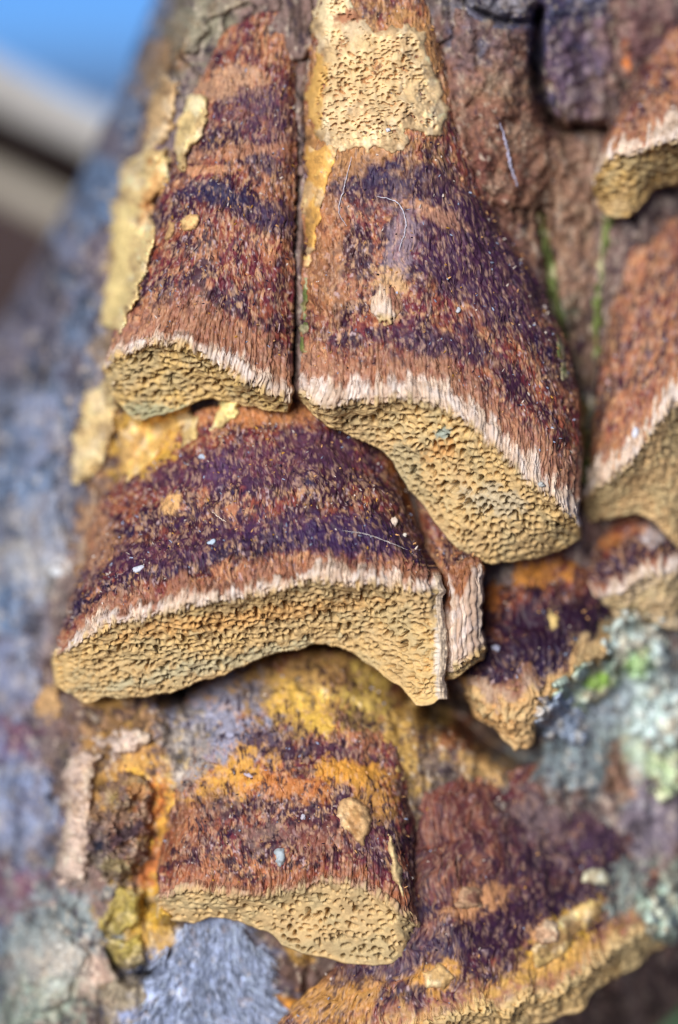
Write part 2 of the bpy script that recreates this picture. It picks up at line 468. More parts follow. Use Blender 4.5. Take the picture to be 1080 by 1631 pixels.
def bracket(name, label, st, step=1.3, cap_pow=1.0, bulge=20.0, bands=(), blobs=(), fleck=1.0, redness=0.5,
            white=1.0, white_len=22.0, colw=6.5, pore=(11.0, 9.0), pore_depth=15.0, pore_kind='slot', pore_pow=0.8,
            tip=ORANGE, tip_len=70.0, hair=1800, seed=1, cap_blobs_dark=(), doff=0.0, rag=1.0, pore_up=0.0, light=1.0, squash=1.0, rim_in=0.25, side_strip=0.0, speck=0.62, group='bracket fungi on the trunk', pore_tone=TAN,
            margin_round=10.0, top_sink=60.0, parts=('cap', 'margin', 'pore_surface'), pore_blobs=(), cat='bracket fungus', rough=1.0, pore_slope=0.72, col_amp=1.0):
    rng = np.random.default_rng(seed)
    st = [tuple(s) + (0, 0) if len(s) == 11 else tuple(s) for s in st]
    A = np.array(st, float) + np.array([0] * 8 + [doff] * 3 + [0, 0])      # Tx Ty Rx Ry Lx Ly Bx By dT dR dB mx my
    seg = np.hypot(np.diff(A[:, 2]), np.diff(A[:, 3])) * 0.6 + np.hypot(np.diff(A[:, 4]), np.diff(A[:, 5])) * 0.4
    uk = np.r_[0, np.cumsum(np.maximum(seg, 4))]
    nu = int(uk[-1] / step) + 2
    u = np.linspace(0, uk[-1], nu)
    S = spline(u, uk, A)
    S[:, 2:4] = lerp(S[:, 2:4], S[:, 4:6], rim_in)
    S[:, 4:6] = lerp(S[:, 2:4], S[:, 4:6], squash); S[:, 6:8] = lerp(S[:, 4:6], S[:, 6:8], squash)
    T, R, L, B = S[:, None, 0:2], S[:, None, 2:4], S[:, None, 4:6], S[:, None, 6:8]
    dT, dR, dB, mo = S[:, 8:9], S[:, 9:10], S[:, 10:11], S[:, None, 11:13]
    dB = lerp(dR, dB, pore_slope)
    capl = np.mean(np.hypot(R[..., 0] - T[..., 0], R[..., 1] - T[..., 1]))
    marl = np.mean(np.hypot(R[..., 0] - L[..., 0], R[..., 1] - L[..., 1]))
    porl = np.mean(np.hypot(np.hypot(B[..., 0] - L[..., 0], B[..., 1] - L[..., 1]), (dR - dB)))
    nc = max(int(capl / (step * 1.6)), 8); nm = max(int(marl / step), 6); npr = max(int(porl / (step * 0.95)), 8)
    vc = np.linspace(0, 1, nc)[None, :, None]; vm = np.linspace(0, 1, nm + 1)[None, 1:, None]; vp = np.linspace(0, 1, npr + 1)[None, 1:, None]
    cap = T + (R - T) * vc + mo * 4 * vc * (1 - vc)
    mar = R + (L - R) * vm
    por = L + (B - L) * vp
    dc = dT + (dR - dT) * vc[..., 0] ** cap_pow + bulge * np.sin(math.pi * vc[..., 0])
    dm = dR + margin_round * np.sin(math.pi * vm[..., 0] * 0.8) - 0.04 * marl * vm[..., 0]
    d_end = dm[:, -1:]
    dp = d_end + (dB - d_end) * vp[..., 0] ** pore_pow
    XY = np.concatenate([cap, mar, por], 1)
    XY0 = XY; Dd = np.concatenate([dc, dm, dp], 1)
    # broad unevenness that knows nothing of the stations
    wv = (fbm(XY[..., 0] / 70, XY[..., 1] / 70, 2, seed + 3) - 0.5)
    XY = XY + np.stack([(fbm(XY[..., 0] / 34, XY[..., 1] / 34, 2, seed + 4) - 0.5) * 9 * rag, (fbm(XY[..., 0] / 30, XY[..., 1] / 30, 2, seed + 5) - 0.5) * 11 * rag], -1)
    P = np.concatenate([XY, Dd[..., None]], -1)
    P[..., 2] += wv * 26 * rough
    N = normals(P)
    nV = P.shape[1]
    i1 = nc - 1; i2 = nc + nm - 1
    # signed distance along the flesh from the cap's rim, and running distances
    sl = np.linalg.norm(np.diff(P, axis=1), axis=2)
    arc = np.concatenate([np.zeros((nu, 1)), np.cumsum(sl, 1)], 1)
    t = arc - arc[:, i1:i1 + 1]
    tp = arc - arc[:, i2:i2 + 1]
    s = np.broadcast_to(u[:, None], t.shape) + (fbm(XY[..., 0] / 40, XY[..., 1] / 120, 2, seed + 6) - 0.5) * 12
    iscap = np.zeros((1, nV), bool); iscap[:, :nc] = True
    ispor = np.zeros((1, nV), bool); ispor[:, i2 + 1:] = True
    # ---- fibre columns that show towards the rim
    cpos = s / colw + (fbm(s / 60, t / 200, 2, seed + 7) - 0.5) * 2
    ci = np.floor(cpos).astype(int); cf = cpos - ci
    crnd = TABLE[(ci + seed * 13) % 256, seed % 256]; crnd2 = TABLE2[(ci + seed * 29) % 256, (seed * 3) % 256]
    prof = 1 - np.abs(2 * cf - 1) ** 2.5
    colamp = sstep(-95, -5, t) * sstep(14, -2, tp)
    disp = colamp * (prof * 3.4 + (crnd - 0.5) * 7.5 + (vnoise(s / 7, t / 9, seed + 35) - 0.5) * 6) * col_amp
    # ---- cap: matted lengthwise fibres, pits, growth zones
    fib = fbm(s / 5.0, t / 30, 3, seed + 8, 0.6); pit = fbm(s / 9, t / 13, 3, seed + 9, 0.6)
    zone = np.sin((t + 26 * (fbm(s / 90, t / 60, 2, seed + 10) - 0.5)) / 15.0) * sstep(-20, -60, t)
    capm = sstep(8, -8, t)
    disp = disp + capm * ((fib - 0.5) * 2.0 + (pit - 0.5) * 2.5 + (fbm(s / 6, t / 6, 3, seed + 40) - 0.5) * 3 + zone * 1.6) * rough
    disp = disp - capm * sstep(0.66, 0.78, fbm(s / 8, t / 12, 2, seed + 12)) * 4
    P2 = P + N * disp[..., None]
    # ---- pores: tubes opening downwards and outwards
    px, py = pore
    tpw = XY[..., 1] * 1.22 + (fbm(s / 26, tp / 26, 2, seed + 13) - 0.5) * 14
    spw = XY[..., 0] + (fbm(s / 22, tp / 22, 2, seed + 14) - 0.5) * 14
    f1, f2, cid = worley(spw / px, tpw / py, seed, 0.72)
    if pore_kind == 'slot':      # crowded mouths with thin scalloped walls
        hole = sstep(0.40, 0.33, f1 / (0.66 + 0.5 * cid)) * (0.6 + 0.4 * sstep(0.05, 0.4, cid))
        lip_ = sstep(0.25, 0.0, f2 - f1) * 1.2
    else:                        # scattered round mouths in smoother flesh
        hole = sstep(0.42, 0.26, f1 / (0.45 + 0.75 * cid)) * sstep(0.15, 0.4, cid)
        lip_ = 0
    edge_u = np.minimum(u, u[-1] - u)[:, None]
    hole = hole * sstep(0.5, 4, edge_u)
    pm = sstep(-14, 2, tp + pore_up * fbm(s / 20, t / 20, 3, seed + 41) * 1.6 + (vnoise(s / 9, t * 0, seed + 36) - 0.5) * 16) * (~iscap)
    updir = np.array([0.0, -0.75, -0.66])
    NN = -N
    und = (fbm(s / 14, tp / 14, 3, seed + 15) - 0.5) * 5
    endfade = sstep(1.0, 0.9, np.concatenate([np.zeros(i2 + 1), np.linspace(0, 1, npr + 1)[1:]]))[None]
    P2 = P2 + NN * (pm * endfade * hole * np.minimum(pore_depth, np.minimum(11 + 0.75 * np.maximum(tp, 0), 8 + 0.9 * edge_u)))[..., None] + N * (pm * (lip_ + und))[..., None]
    # ---- colours
    C = np.zeros(P.shape)
    X, Y = XY[..., 0], XY[..., 1]
    n_big = fbm(s / 60, t / 40, 3, seed + 20); n_fl = fbm(s / 6, t / 9.5, 4, seed + 21, 0.62); n_fl2 = fbm(s / 8, t / 12, 3, seed + 22, 0.6)
    n_dk = fbm(s / 17, t / 22, 4, seed + 23, 0.6)
    C[:] = mixc(np.broadcast_to(RED, C.shape), lin(102, 42, 50), sstep(0.40, 0.62, fbm(s / 26, t / 30, 4, seed + 19, 0.6)))
    C = mixc(C, ORANGE, sstep(0.42, 0.68, n_big + 0.18 * (1 - redness) * 2 - 0.12 + (n_fl2 - 0.5) * 0.4) * 0.8)
    band = np.zeros_like(t)
    for (bt, bw, bs) in bands:
        tw = t + (fbm(s / 80, t / 300, 2, seed + 24) - 0.5) * 50 + (n_dk - 0.5) * 60
        band = np.maximum(band, bs * np.exp(-((tw - bt) / bw) ** 2))
    dk = sstep(0.42, 0.60, n_dk + band * 0.36 - 0.08)
    C = mixc(C, DARK, dk * 0.9)
    C = mixc(C, NAVY, sstep(0.52, 0.66, vnoise(s / 14, t / 12, seed + 25) * 0.5 + band * 0.35) * dk * 0.8)
    C = mixc(C, FLECK, sstep(0.54, 0.70, n_fl) * 0.58 * fleck)
    C = mixc(C, lin(176, 150, 150), sstep(0.70, 0.80, fbm(s / 4, t / 6, 2, seed + 26)) * 0.8)
    C = mixc(C, lin(40, 24, 34), sstep(0.62, 0.76, fbm(s / 4.5, t / 9, 3, seed + 27)) * 0.8)
    # brighter growing edge
    tw = t + (crnd - 0.5) * 34 + (fbm(s / 40, t / 40, 2, seed + 28) - 0.5) * 40
    C = mixc(C, mixc(np.broadcast_to(tip, C.shape), lin(150, 104, 84), sstep(0.42, 0.6, n_fl2)), sstep(-tip_len, -tip_len * 0.35, tw) * 0.8)
    C = paint(C, X, Y, blobs, seed)
    sp = sstep(0.56, 0.70, fbm(s / 6.5, t / 14, 4, seed + 38, 0.62))
    C = mixc(C, lin(40, 22, 36), sp * speck * sstep(-6, -40, t + (crnd - 0.5) * 30))
    C = mixc(C, lin(188, 150, 124), sstep(0.60, 0.70, fbm(s / 4.5, t / 10, 3, seed + 39, 0.6)) * 0.42 * light)
    wmask = sstep(-10, 5, t + (crnd - 0.5) * white_len + (fbm(s / 16, t / 60, 2, seed + 34) - 0.5) * white_len * 1.6 + (fbm(s / 70, t * 0 + 3, 2, seed + 43) - 0.5) * white_len * 1.5 + (fib - 0.5) * 16 - 4) * (0.78 + 0.22 * sstep(0.25, 0.6, crnd2 + 0.2))
    wc = mixc(mixc(np.broadcast_to(WHITE, C.shape), PALE, sstep(0.3, 0.7, fbm(s / 20, t / 20, 2, seed + 29))), tip, 1 - white)
    wc = wc * (0.86 + 0.18 * crnd2)[..., None]
    gap = sstep(0.12, 0.0, np.minimum(cf, 1 - cf)) * colamp
    wc = mixc(wc, lin(146, 104, 76), gap * 0.5 * col_amp)
    wc = mixc(wc, lin(178, 154, 132), sstep(0.5, 0.7, fbm(s / 9, t / 14, 3, seed + 37)) * 0.75)
    C = mixc(C, wc, wmask)
    # pore layer: buff, a little greyer in old spots
    pc = mixc(np.broadcast_to(pore_tone, C.shape), lin(180, 152, 112), fbm(s / 50, tp / 40, 2, seed + 30))
    pc = mixc(pc, lin(206, 176, 128), sstep(0.5, 0.75, fbm(s / 9, tp / 7, 2, seed + 31)) * 0.6)
    pc = mixc(pc, lin(178, 158, 118), sstep(0.45, 0.7, fbm(s / 34, tp / 26, 3, seed + 42)) * 0.7)
    pc = paint(pc, X, Y, pore_blobs, seed + 50)
    C = mixc(C, pc, sstep(-12, 6, tp + pore_up * fbm(s / 20, t / 20, 3, seed + 41) * 1.6 + (crnd - 0.5) * 18) * sstep(-1, 1, tp + 14 + pore_up * 2))
    C *= (0.92 + 0.16 * fbm(X / 90, Y / 90, 2, seed + 33))[..., None]
    splat(P2[..., 0], P2[..., 1], P2[..., 2])
    # ---- turn the edges back into the wood so that the shell has thickness
    k = np.arange(1, 7)
    def pad_u(G, sgn, wide=0.0):
        e = G[:1] if sgn < 0 else G[-1:]
        n_ = 14 if wide else 6
        a = (np.arange(1, n_ + 1) / n_)[:, None, None]
        if wide:
            out = wide * np.sin(np.minimum(a * 1.25, 1.0) * 1.5)
            back = -38 * a ** 1.2 - 150 * np.maximum(a - 0.8, 0) * 5
            off = np.zeros((n_,) + e.shape[1:]) + np.concatenate([sgn * out, a * 0, back + 1.6 * np.sin(np.arange(n_) * 2.1)[:, None, None]], -1)
            off[..., 0] += (fbm(np.arange(n_)[:, None] * 0.15, e[:, :, 1] / 14, 3, seed + 44) - 0.5) * 9 * a[..., 0]
            off[..., 2] += (fbm(np.arange(n_)[:, None] * 0.3, e[:, :, 1] / 9, 3, seed + 46) - 0.5) * 9
        else:
            off = np.zeros((6,) + e.shape[1:]) + np.concatenate([-sgn * (-9 * np.sin(a * 1.6) + 14 * a ** 2), a * 0, -190 * a ** 1.5], -1)
        return e + off
    left = pad_u(P2, -1)[::-1]; right = pad_u(P2, 1, side_strip)
    nr_ = len(right)
    Cr = np.repeat(C[-1:], nr_, 0)
    if side_strip:
        wz = lin(222, 198, 170) * (0.82 + 0.26 * TABLE[:nr_, 7])[:, None, None] * (0.85 + 0.3 * fbm(np.arange(nr_)[:, None] * 0.9, P2[-1:, :, 1] / 12, 2, seed + 45))[..., None]
        Cr = mixc(Cr, wz, np.broadcast_to(sstep(-20, 4, t[-1:]), Cr.shape[:2]))
    P3 = np.concatenate([left, P2, right]); C3 = np.concatenate([np.repeat(C[:1], 6, 0), C, Cr])
    kk = (k / 6.0)[None, :, None]
    top = P3[:, :1] + np.concatenate([kk * 0, -6 * kk, -top_sink * 2.2 * kk ** 1.3], -1)
    bot = P3[:, -1:] + np.concatenate([kk * 0, 5 * np.sin(kk * 2.6) - 26 * kk ** 2, -210 * kk ** 1.4], -1)
    P3 = np.concatenate([top[:, ::-1], P3, bot], 1)
    C3 = np.concatenate([np.repeat(C3[:, :1], 6, 1), C3, np.repeat(C3[:, -1:], 6, 1)], 1)
    i1 += 6; i2 += 6
    mid = nu // 2
    root = thing(name, label, cat, tuple(at(*P2[mid, 0])), group)
    for nm_, a0, a1, mt in ((parts[0], 0, i1 + 1, M_CAP), (parts[1], i1, i2 + 1, M_MARGIN), (parts[2], i2, P3.shape[1], M_PORE)):
        G = P3[:, a0:a1]
        make_mesh(nm_, at(G[..., 0], G[..., 1], G[..., 2]), grid_faces(*G.shape[:2]), C3[:, a0:a1], mt, root)
    # ---- matted hairs lying down the cap, thicker and paler at the rim
    if hair:
        i1 -= 6; i2 -= 6
        nh = int(hair * 0.6)
        iu = rng.integers(2, nu - 3, nh)
        # most towards the rim
        iv = np.clip((i1 * (1 - rng.random(nh) ** 3.4 * 0.98)).astype(int), 3, i1 - 2)
        nr = nh // 9
        iu = np.r_[iu, rng.integers(1, nu - 2, nr)]; iv = np.r_[iv, rng.integers(max(i1 - 5, 3), max(i2 - 3, i1), nr)]
        base = P2[iu, iv]
        j2 = np.minimum(iv + 4, i2)
        dr = P[iu, j2] - P[iu, np.maximum(iv - 4, 0)]
        dr /= np.maximum(np.linalg.norm(dr, axis=1, keepdims=True), 1e-6)
        ln = rng.uniform(7, 20, len(iu)); ln[nh:] = rng.uniform(8, 18, nr)
        room = np.maximum(arc[iu, i2] - arc[iu, iv] + 3, 4); ln = np.minimum(ln, room)
        wd = rng.uniform(0.9, 2.0, len(iu)); lf = rng.uniform(0.2, 1.8, len(iu))
        cc = C[iu, np.minimum(iv + 3, i2)] * rng.uniform(0.75, 1.3, (len(iu), 1))
        # crumbs and dust caught on the cap
        nd = nh // 5
        ju = rng.integers(3, nu - 4, nd); jv = rng.integers(4, max(i1 - 3, 6), nd)
        an = rng.uniform(0, 2 * math.pi, nd)
        pal = np.array([lin(206, 190, 178), lin(200, 150, 100), lin(40, 34, 54), lin(150, 160, 184), lin(190, 140, 60)])
        base = np.r_[base, P2[ju, jv]]; dr = np.r_[dr, np.stack([np.cos(an), np.sin(an), an * 0 + 0.05], 1)]
        ln = np.r_[ln, rng.uniform(2, 7, nd)]; wd = np.r_[wd, rng.uniform(1.5, 3.6, nd)]; lf = np.r_[lf, rng.uniform(0, 1.5, nd)]
        cc = np.r_[cc, pal[rng.choice(5, nd, p=[.22, .28, .22, .18, .10])] * rng.uniform(0.6, 1.1, (nd, 1))]
        nn_ = np.r_[N[iu, iv], N[ju, jv]]
        V, F, HC = slivers(base, dr, nn_, ln, wd, lf, cc, rng)
        tag(make_mesh('hairs', at(V[:, 0], V[:, 1], V[:, 2]), F, HC, M_MARGIN, root, smooth=False), kind='stuff')
    return root


BR_A = [(300, 165, 172, 572, 166, 588, 172, 614, -60, 40, 20), (328, 92, 196, 548, 190, 568, 205, 664, -20, 110, 20),
        (362, 52, 240, 534, 235, 550, 255, 660, 20, 160, 30), (395, 32, 300, 530, 297, 556, 300, 644, 35, 178, 50),
        (425, 20, 350, 546, 345, 578, 345, 634, 40, 182, 60), (450, 24, 395, 572, 390, 606, 395, 644, 40, 180, 70),
        (466, 40, 435, 592, 430, 630, 430, 654, 30, 175, 100), (478, 60, 464, 604, 460, 638, 458, 656, 10, 150, 100)]
bracket('bracket_fungus', 'upper left bracket with mottled red brown cap, beside the pale pore patch', BR_A, bulge=22, seed=2,
        bands=[(-235, 22, 1.0), (-330, 26, 0.8), (-80, 22, 0.45), (-420, 24, 0.7)], redness=0.7, hair=2600, white_len=18, pore=(12.5, 10.5), pore_depth=42,
        tip=lin(158, 112, 84), pore_pow=0.75,
        blobs=[(440, 230, 60, 50, 10, lin(58, 36, 62), 0.75, 12), (400, 170, 90, 30, -10, lin(72, 44, 66), 0.6, 12), (370, 130, 60, 26, -12, lin(190, 146, 112), 0.7, 10), (400, 240, 90, 12, -4, lin(184, 128, 92), 0.6, 9),
               (330, 310, 60, 20, 8, lin(34, 34, 66), 0.8, 10), (430, 340, 60, 24, 10, lin(54, 36, 62), 0.7, 10), (320, 270, 40, 9, 0, lin(196, 140, 100), 0.7, 8)],
        pore_blobs=[(260, 655, 60, 14, 0, lin(150, 158, 130), 0.6, 9)], pore_tone=lin(204, 170, 104))

BR_B = [(488, 70, 480, 586, 478, 622, 480, 640, 30, 140, 90), (512, 0, 512, 596, 508, 650, 512, 670, 90, 190, 120),
        (565, -40, 570, 598, 562, 640, 566, 692, 105, 208, 90), (620, -50, 625, 600, 624, 638, 612, 718, 108, 212, 80),
        (665, -40, 685, 602, 692, 645, 652, 775, 95, 215, 70), (692, 20, 740, 630, 745, 676, 692, 832, 62, 214, 60, 6, 0),
        (706, 150, 800, 680, 800, 730, 742, 882, 24, 205, 50, 34, -10), (720, 230, 852, 730, 854, 778, 800, 898, -20, 190, 30, 50, -20),
        (735, 275, 892, 765, 894, 808, 866, 886, -60, 160, 10, 58, -20), (752, 300, 916, 782, 922, 838, 922, 860, -80, 100, 10, 60, -20)]
bracket('bracket_fungus', 'largest upper bracket with a buff pore patch on top and thick white fringe', BR_B, bulge=10, seed=5,
        bands=[(-205, 34, 0.8), (-330, 40, 1.0), (-90, 18, 0.4)], redness=0.75, hair=3600, white_len=24, pore=(11.5, 11.5), pore_depth=48,
        tip=lin(162, 116, 88), pore_pow=0.85,
        blobs=[(600, 120, 130, 140, 0, lin(190, 142, 88), 0.7, 16), (770, 430, 130, 80, 48, lin(62, 36, 62), 0.8, 12), (640, 300, 110, 40, 0, lin(60, 38, 60), 0.7, 12), (690, 545, 90, 26, 10, lin(66, 40, 62), 0.7, 10), (600, 270, 46, 28, 10, lin(44, 32, 62), 0.85, 9), (560, 250, 70, 40, 0, lin(188, 136, 84), 0.6, 14), (698, 343, 64, 14, 25, lin(206, 150, 110), 0.85, 9),
               (740, 380, 90, 50, 35, lin(60, 34, 58), 0.55, 11), (640, 380, 26, 70, 8, lin(150, 128, 136), 0.55, 9), (520, 420, 40, 120, 0, lin(180, 126, 82), 0.5, 14),
               (625, 455, 30, 36, 0, lin(200, 158, 110), 0.8, 8), (700, 550, 60, 18, 10, lin(54, 34, 58), 0.6, 10), (800, 590, 60, 20, 45, lin(60, 34, 54), 0.6, 10)],
        pore_blobs=[(790, 800, 60, 24, 10, lin(176, 164, 140), 0.7, 9), (640, 740, 30, 50, 30, lin(160, 150, 120), 0.6, 9), (705, 690, 16, 10, 0, lin(140, 150, 140), 0.9, 7),
                    (700, 720, 30, 16, 0, lin(190, 136, 76), 0.6, 8)])

BR_C = [(140, 880, 96, 1034, 88, 1044, 88, 1086, -110, 60, 0), (150, 815, 130, 1000, 122, 1026, 124, 1110, -80, 140, 10),
        (195, 760, 186, 966, 182, 998, 190, 1114, -20, 195, 30), (250, 705, 250, 950, 246, 984, 260, 1106, 10, 220, 50),
        (320, 655, 330, 934, 328, 964, 330, 1083, 40, 232, 60), (390, 630, 410, 918, 410, 948, 400, 1052, 60, 236, 60),
        (460, 625, 490, 900, 490, 932, 465, 1034, 65, 238, 60), (530, 645, 560, 896, 560, 930, 530, 1030, 60, 236, 60),
        (590, 690, 620, 904, 624, 938, 590, 1060, 45, 230, 70), (636, 750, 656, 910, 658, 942, 634, 1090, 20, 222, 110),
        (660, 812, 678, 908, 682, 942, 670, 1118, -20, 212, 150), (668, 845, 687, 908, 693, 940, 700, 1114, -50, 200, 160)]
bracket('bracket_fungus', 'wide middle bracket with dark violet band, its right corner hanging to a point', BR_C, rag=1.5, side_strip=13, bulge=26, seed=9, cap_pow=1.1,
        bands=[(-62, 20, 1.15), (-165, 34, 0.75), (-110, 40, 0.4)], redness=0.7, hair=3400, white_len=17, pore=(11.5, 10.5), pore_depth=46,
        tip=lin(164, 114, 84), tip_len=34, pore_pow=0.75,
        blobs=[(520, 850, 190, 34, 6, lin(54, 32, 66), 0.85, 11), (400, 740, 200, 40, -6, lin(76, 44, 66), 0.7, 12), (260, 880, 120, 30, -14, lin(70, 40, 64), 0.7, 12), (540, 720, 80, 40, 20, lin(66, 38, 62), 0.7, 11), (240, 700, 60, 40, -40, YELLOW, 0.8, 10), (420, 655, 110, 22, 0, lin(190, 128, 76), 0.7, 11), (275, 800, 14, 22, 15, lin(214, 166, 108), 0.9, 7),
               (150, 850, 30, 60, 10, lin(180, 130, 92), 0.6, 10), (345, 745, 30, 24, 0, lin(72, 44, 78), 0.7, 8), (640, 760, 16, 70, -25, lin(160, 96, 44), 0.7, 9),
               (560, 860, 120, 22, 10, lin(50, 30, 66), 0.6, 9)],
        pore_blobs=[(330, 1060, 200, 12, -12, lin(176, 170, 140), 0.6, 9), (400, 985, 200, 14, -8, lin(206, 150, 84), 0.5, 9), (700, 1060, 8, 70, -3, lin(206, 196, 186), 0.8, 7)])

BR_C2 = [(655, 750, 690, 930, 692, 1066, 694, 1076, -90, 50, 20), (690, 800, 712, 924, 714, 1070, 716, 1082, -40, 92, 60),
         (725, 838, 742, 900, 744, 1052, 744, 1066, -40, 104, 70), (748, 850, 768, 890, 767, 1034, 765, 1052, -80, 76, 50)]
bracket('bracket_fungus', 'narrow bracket remnant with long pale ridges, squeezed behind the wide bracket\'s right corner', BR_C2, doff=45, bulge=10, seed=13, redness=0.3,
        bands=[(-60, 20, 0.5)], hair=300, rim_in=0.1, white_len=46, pore=(9, 7), pore_depth=8, colw=9, tip=lin(150, 98, 64), tip_len=40, white=0.9)

BR_D = [(275, 1165, 258, 1422, 250, 1432, 250, 1462, -120, 90, 50), (300, 1100, 290, 1402, 285, 1418, 292, 1466, -100, 150, 70),
        (350, 1062, 350, 1408, 346, 1424, 350, 1462, -90, 178, 90), (420, 1040, 420, 1414, 415, 1430, 402, 1472, -80, 186, 100),
        (480, 1030, 480, 1400, 476, 1414, 452, 1502, -80, 190, 110), (540, 1030, 540, 1396, 540, 1408, 522, 1530, -80, 190, 115),
        (595, 1050, 592, 1412, 594, 1426, 590, 1538, -90, 184, 115), (635, 1085, 636, 1440, 642, 1456, 640, 1527, -100, 170, 105), (660, 1130, 655, 1466, 663, 1480, 662, 1498, -120, 120, 80)]
bracket('bracket_fungus', 'lowest bracket with yellow and grey blotched crown and round-holed pore face', BR_D, speck=0.9, bulge=24, seed=17, cap_pow=0.62,
        bands=[(-60, 20, 0.5), (-130, 24, 0.6)], redness=0.8, hair=1500, white=0.25, white_len=10, pore=(12, 10.5), pore_depth=36, pore_kind='round', pore_pow=0.95,
        tip=lin(160, 100, 66), tip_len=20, margin_round=7, pore_tone=lin(206, 174, 122),
        blobs=MOUND_BLOBS)

BR_E = [(985, 170, 955, 262, 943, 292, 944, 322, -320, -170, -230), (998, 120, 975, 228, 964, 262, 968, 342, -290, -90, -190),
        (1028, 75, 1015, 205, 1006, 246, 1000, 342, -280, -60, -190), (1070, 45, 1060, 194, 1055, 232, 1038, 305, -290, -60, -220),
        (1120, 25, 1110, 188, 1105, 228, 1088, 292, -320, -80, -260), (1180, 40, 1170, 196, 1170, 232, 1160, 300, -420, -180, -330)]
bracket('bracket_fungus', 'blunt buff bracket at the upper right edge, its lobe hanging above another bracket', BR_E, doff=104, step=2.0, bulge=20, seed=21, col_amp=0.5, redness=0.35,
        bands=[(-110, 24, 0.4)], hair=500, white_len=46, pore=(13, 11), pore_depth=14, tip=lin(174, 126, 92), margin_round=22, pore_tone=lin(196, 158, 92))
BR_F = [(975, 360, 938, 768, 930, 798, 928, 832, -340, -150, -210), (990, 330, 965, 734, 960, 774, 972, 824, -310, -90, -190),
        (1020, 318, 1004, 700, 1000, 742, 1022, 818, -300, -70, -200), (1060, 310, 1038, 664, 1034, 696, 1062, 852, -310, -66, -210),
        (1100, 305, 1072, 600, 1070, 655, 1088, 872, -340, -80, -240), (1160, 300, 1140, 566, 1140, 622, 1150, 810, -420, -150, -300)]
bracket('bracket_fungus', 'orange brown bracket cut off by the right edge, white fringe slanting upwards', BR_F, doff=106, step=2.0, bulge=24, seed=25, redness=0.2, fleck=1.2,
        bands=[(-120, 30, 0.4), (-250, 40, 0.4)], hair=900, white_len=40, pore=(11, 9), pore_depth=13, tip=lin(178, 126, 86), pore_tone=lin(186, 152, 108))
BR_H = [(880, 875, 930, 932, 945, 956, 950, 984, -300, -190, -230), (925, 838, 964, 934, 974, 955, 980, 996, -270, -140, -210),
        (990, 812, 1010, 902, 1015, 928, 1020, 990, -270, -120, -200), (1040, 812, 1060, 888, 1062, 914, 1065, 1002, -290, -130, -210), (1110, 800, 1115, 878, 1118, 905, 1115, 990, -360, -200, -270)]
bracket('bracket_fungus', 'small dark red bracket with pale woolly rim above the grey green lichen', BR_H, rag=2.4, doff=104, step=2.2, bulge=14, seed=29, col_amp=0.4, redness=0.8,
        bands=[(-40, 40, 1.2)], hair=300, white_len=22, pore=(12, 10), pore_depth=9, tip=lin(150, 96, 70), tip_len=16, pore_tone=lin(190, 172, 146),
        blobs=[(1040, 850, 16, 26, 0, lin(200, 190, 190), 0.8, 8), (960, 860, 30, 14, 0, lin(190, 120, 60), 0.7, 8)])
BR_G = [(758, 940, 744, 1078, 740, 1108, 742, 1120, -150, -60, -90), (778, 906, 788, 1074, 788, 1146, 790, 1168, -120, 0, -50),
        (830, 884, 846, 1066, 834, 1146, 830, 1194, -120, 0, -50), (885, 872, 904, 1056, 896, 1086, 890, 1118, -150, -30, -90),
        (935, 880, 954, 1030, 962, 1042, 958, 1064, -190, -80, -140), (960, 905, 978, 990, 984, 1000, 980, 1030, -240, -150, -190)]
bracket('bracket_fungus', 'dark violet bracket with orange top and ragged crumbling lower edge', BR_G, light=0.2, fleck=0.5, pore_up=55, rag=3.0, doff=66, step=1.9, bulge=16, seed=33, redness=0.6, rough=1.6, col_amp=0.8, colw=13,
        bands=[(-30, 46, 1.5), (-75, 30, 0.9)], hair=500, white_len=20, white=0.3, pore=(13, 11), pore_depth=16, tip=lin(140, 100, 70), tip_len=10,
        blobs=[(840, 915, 70, 20, -5, lin(206, 138, 62), 0.9, 9), (785, 950, 18, 50, 0, lin(190, 116, 56), 0.8, 9), (865, 1000, 115, 58, -12, lin(36, 16, 38), 0.95, 14), (880, 985, 8, 16, 10, lin(222, 190, 120), 0.9, 6)],
        pore_tone=lin(196, 148, 92))
BR_I = [(640, 1420, 400, 1670, 400, 1700, 420, 1740, -100, 20, -40), (655, 1340, 500, 1656, 500, 1690, 520, 1740, -80, 40, -20), (680, 1270, 610, 1630, 612, 1665, 625, 1720, -80, 40, -30),
        (725, 1235, 715, 1602, 722, 1640, 730, 1720, -90, 30, -50), (800, 1222, 808, 1576, 822, 1626, 836, 1680, -140, -10, -90), (880, 1222, 894, 1536, 914, 1596, 926, 1640, -210, -70, -150),
        (960, 1235, 962, 1488, 988, 1542, 1000, 1574, -280, -130, -210), (1050, 1265, 1046, 1446, 1082, 1494, 1092, 1524, -360, -230, -300)]
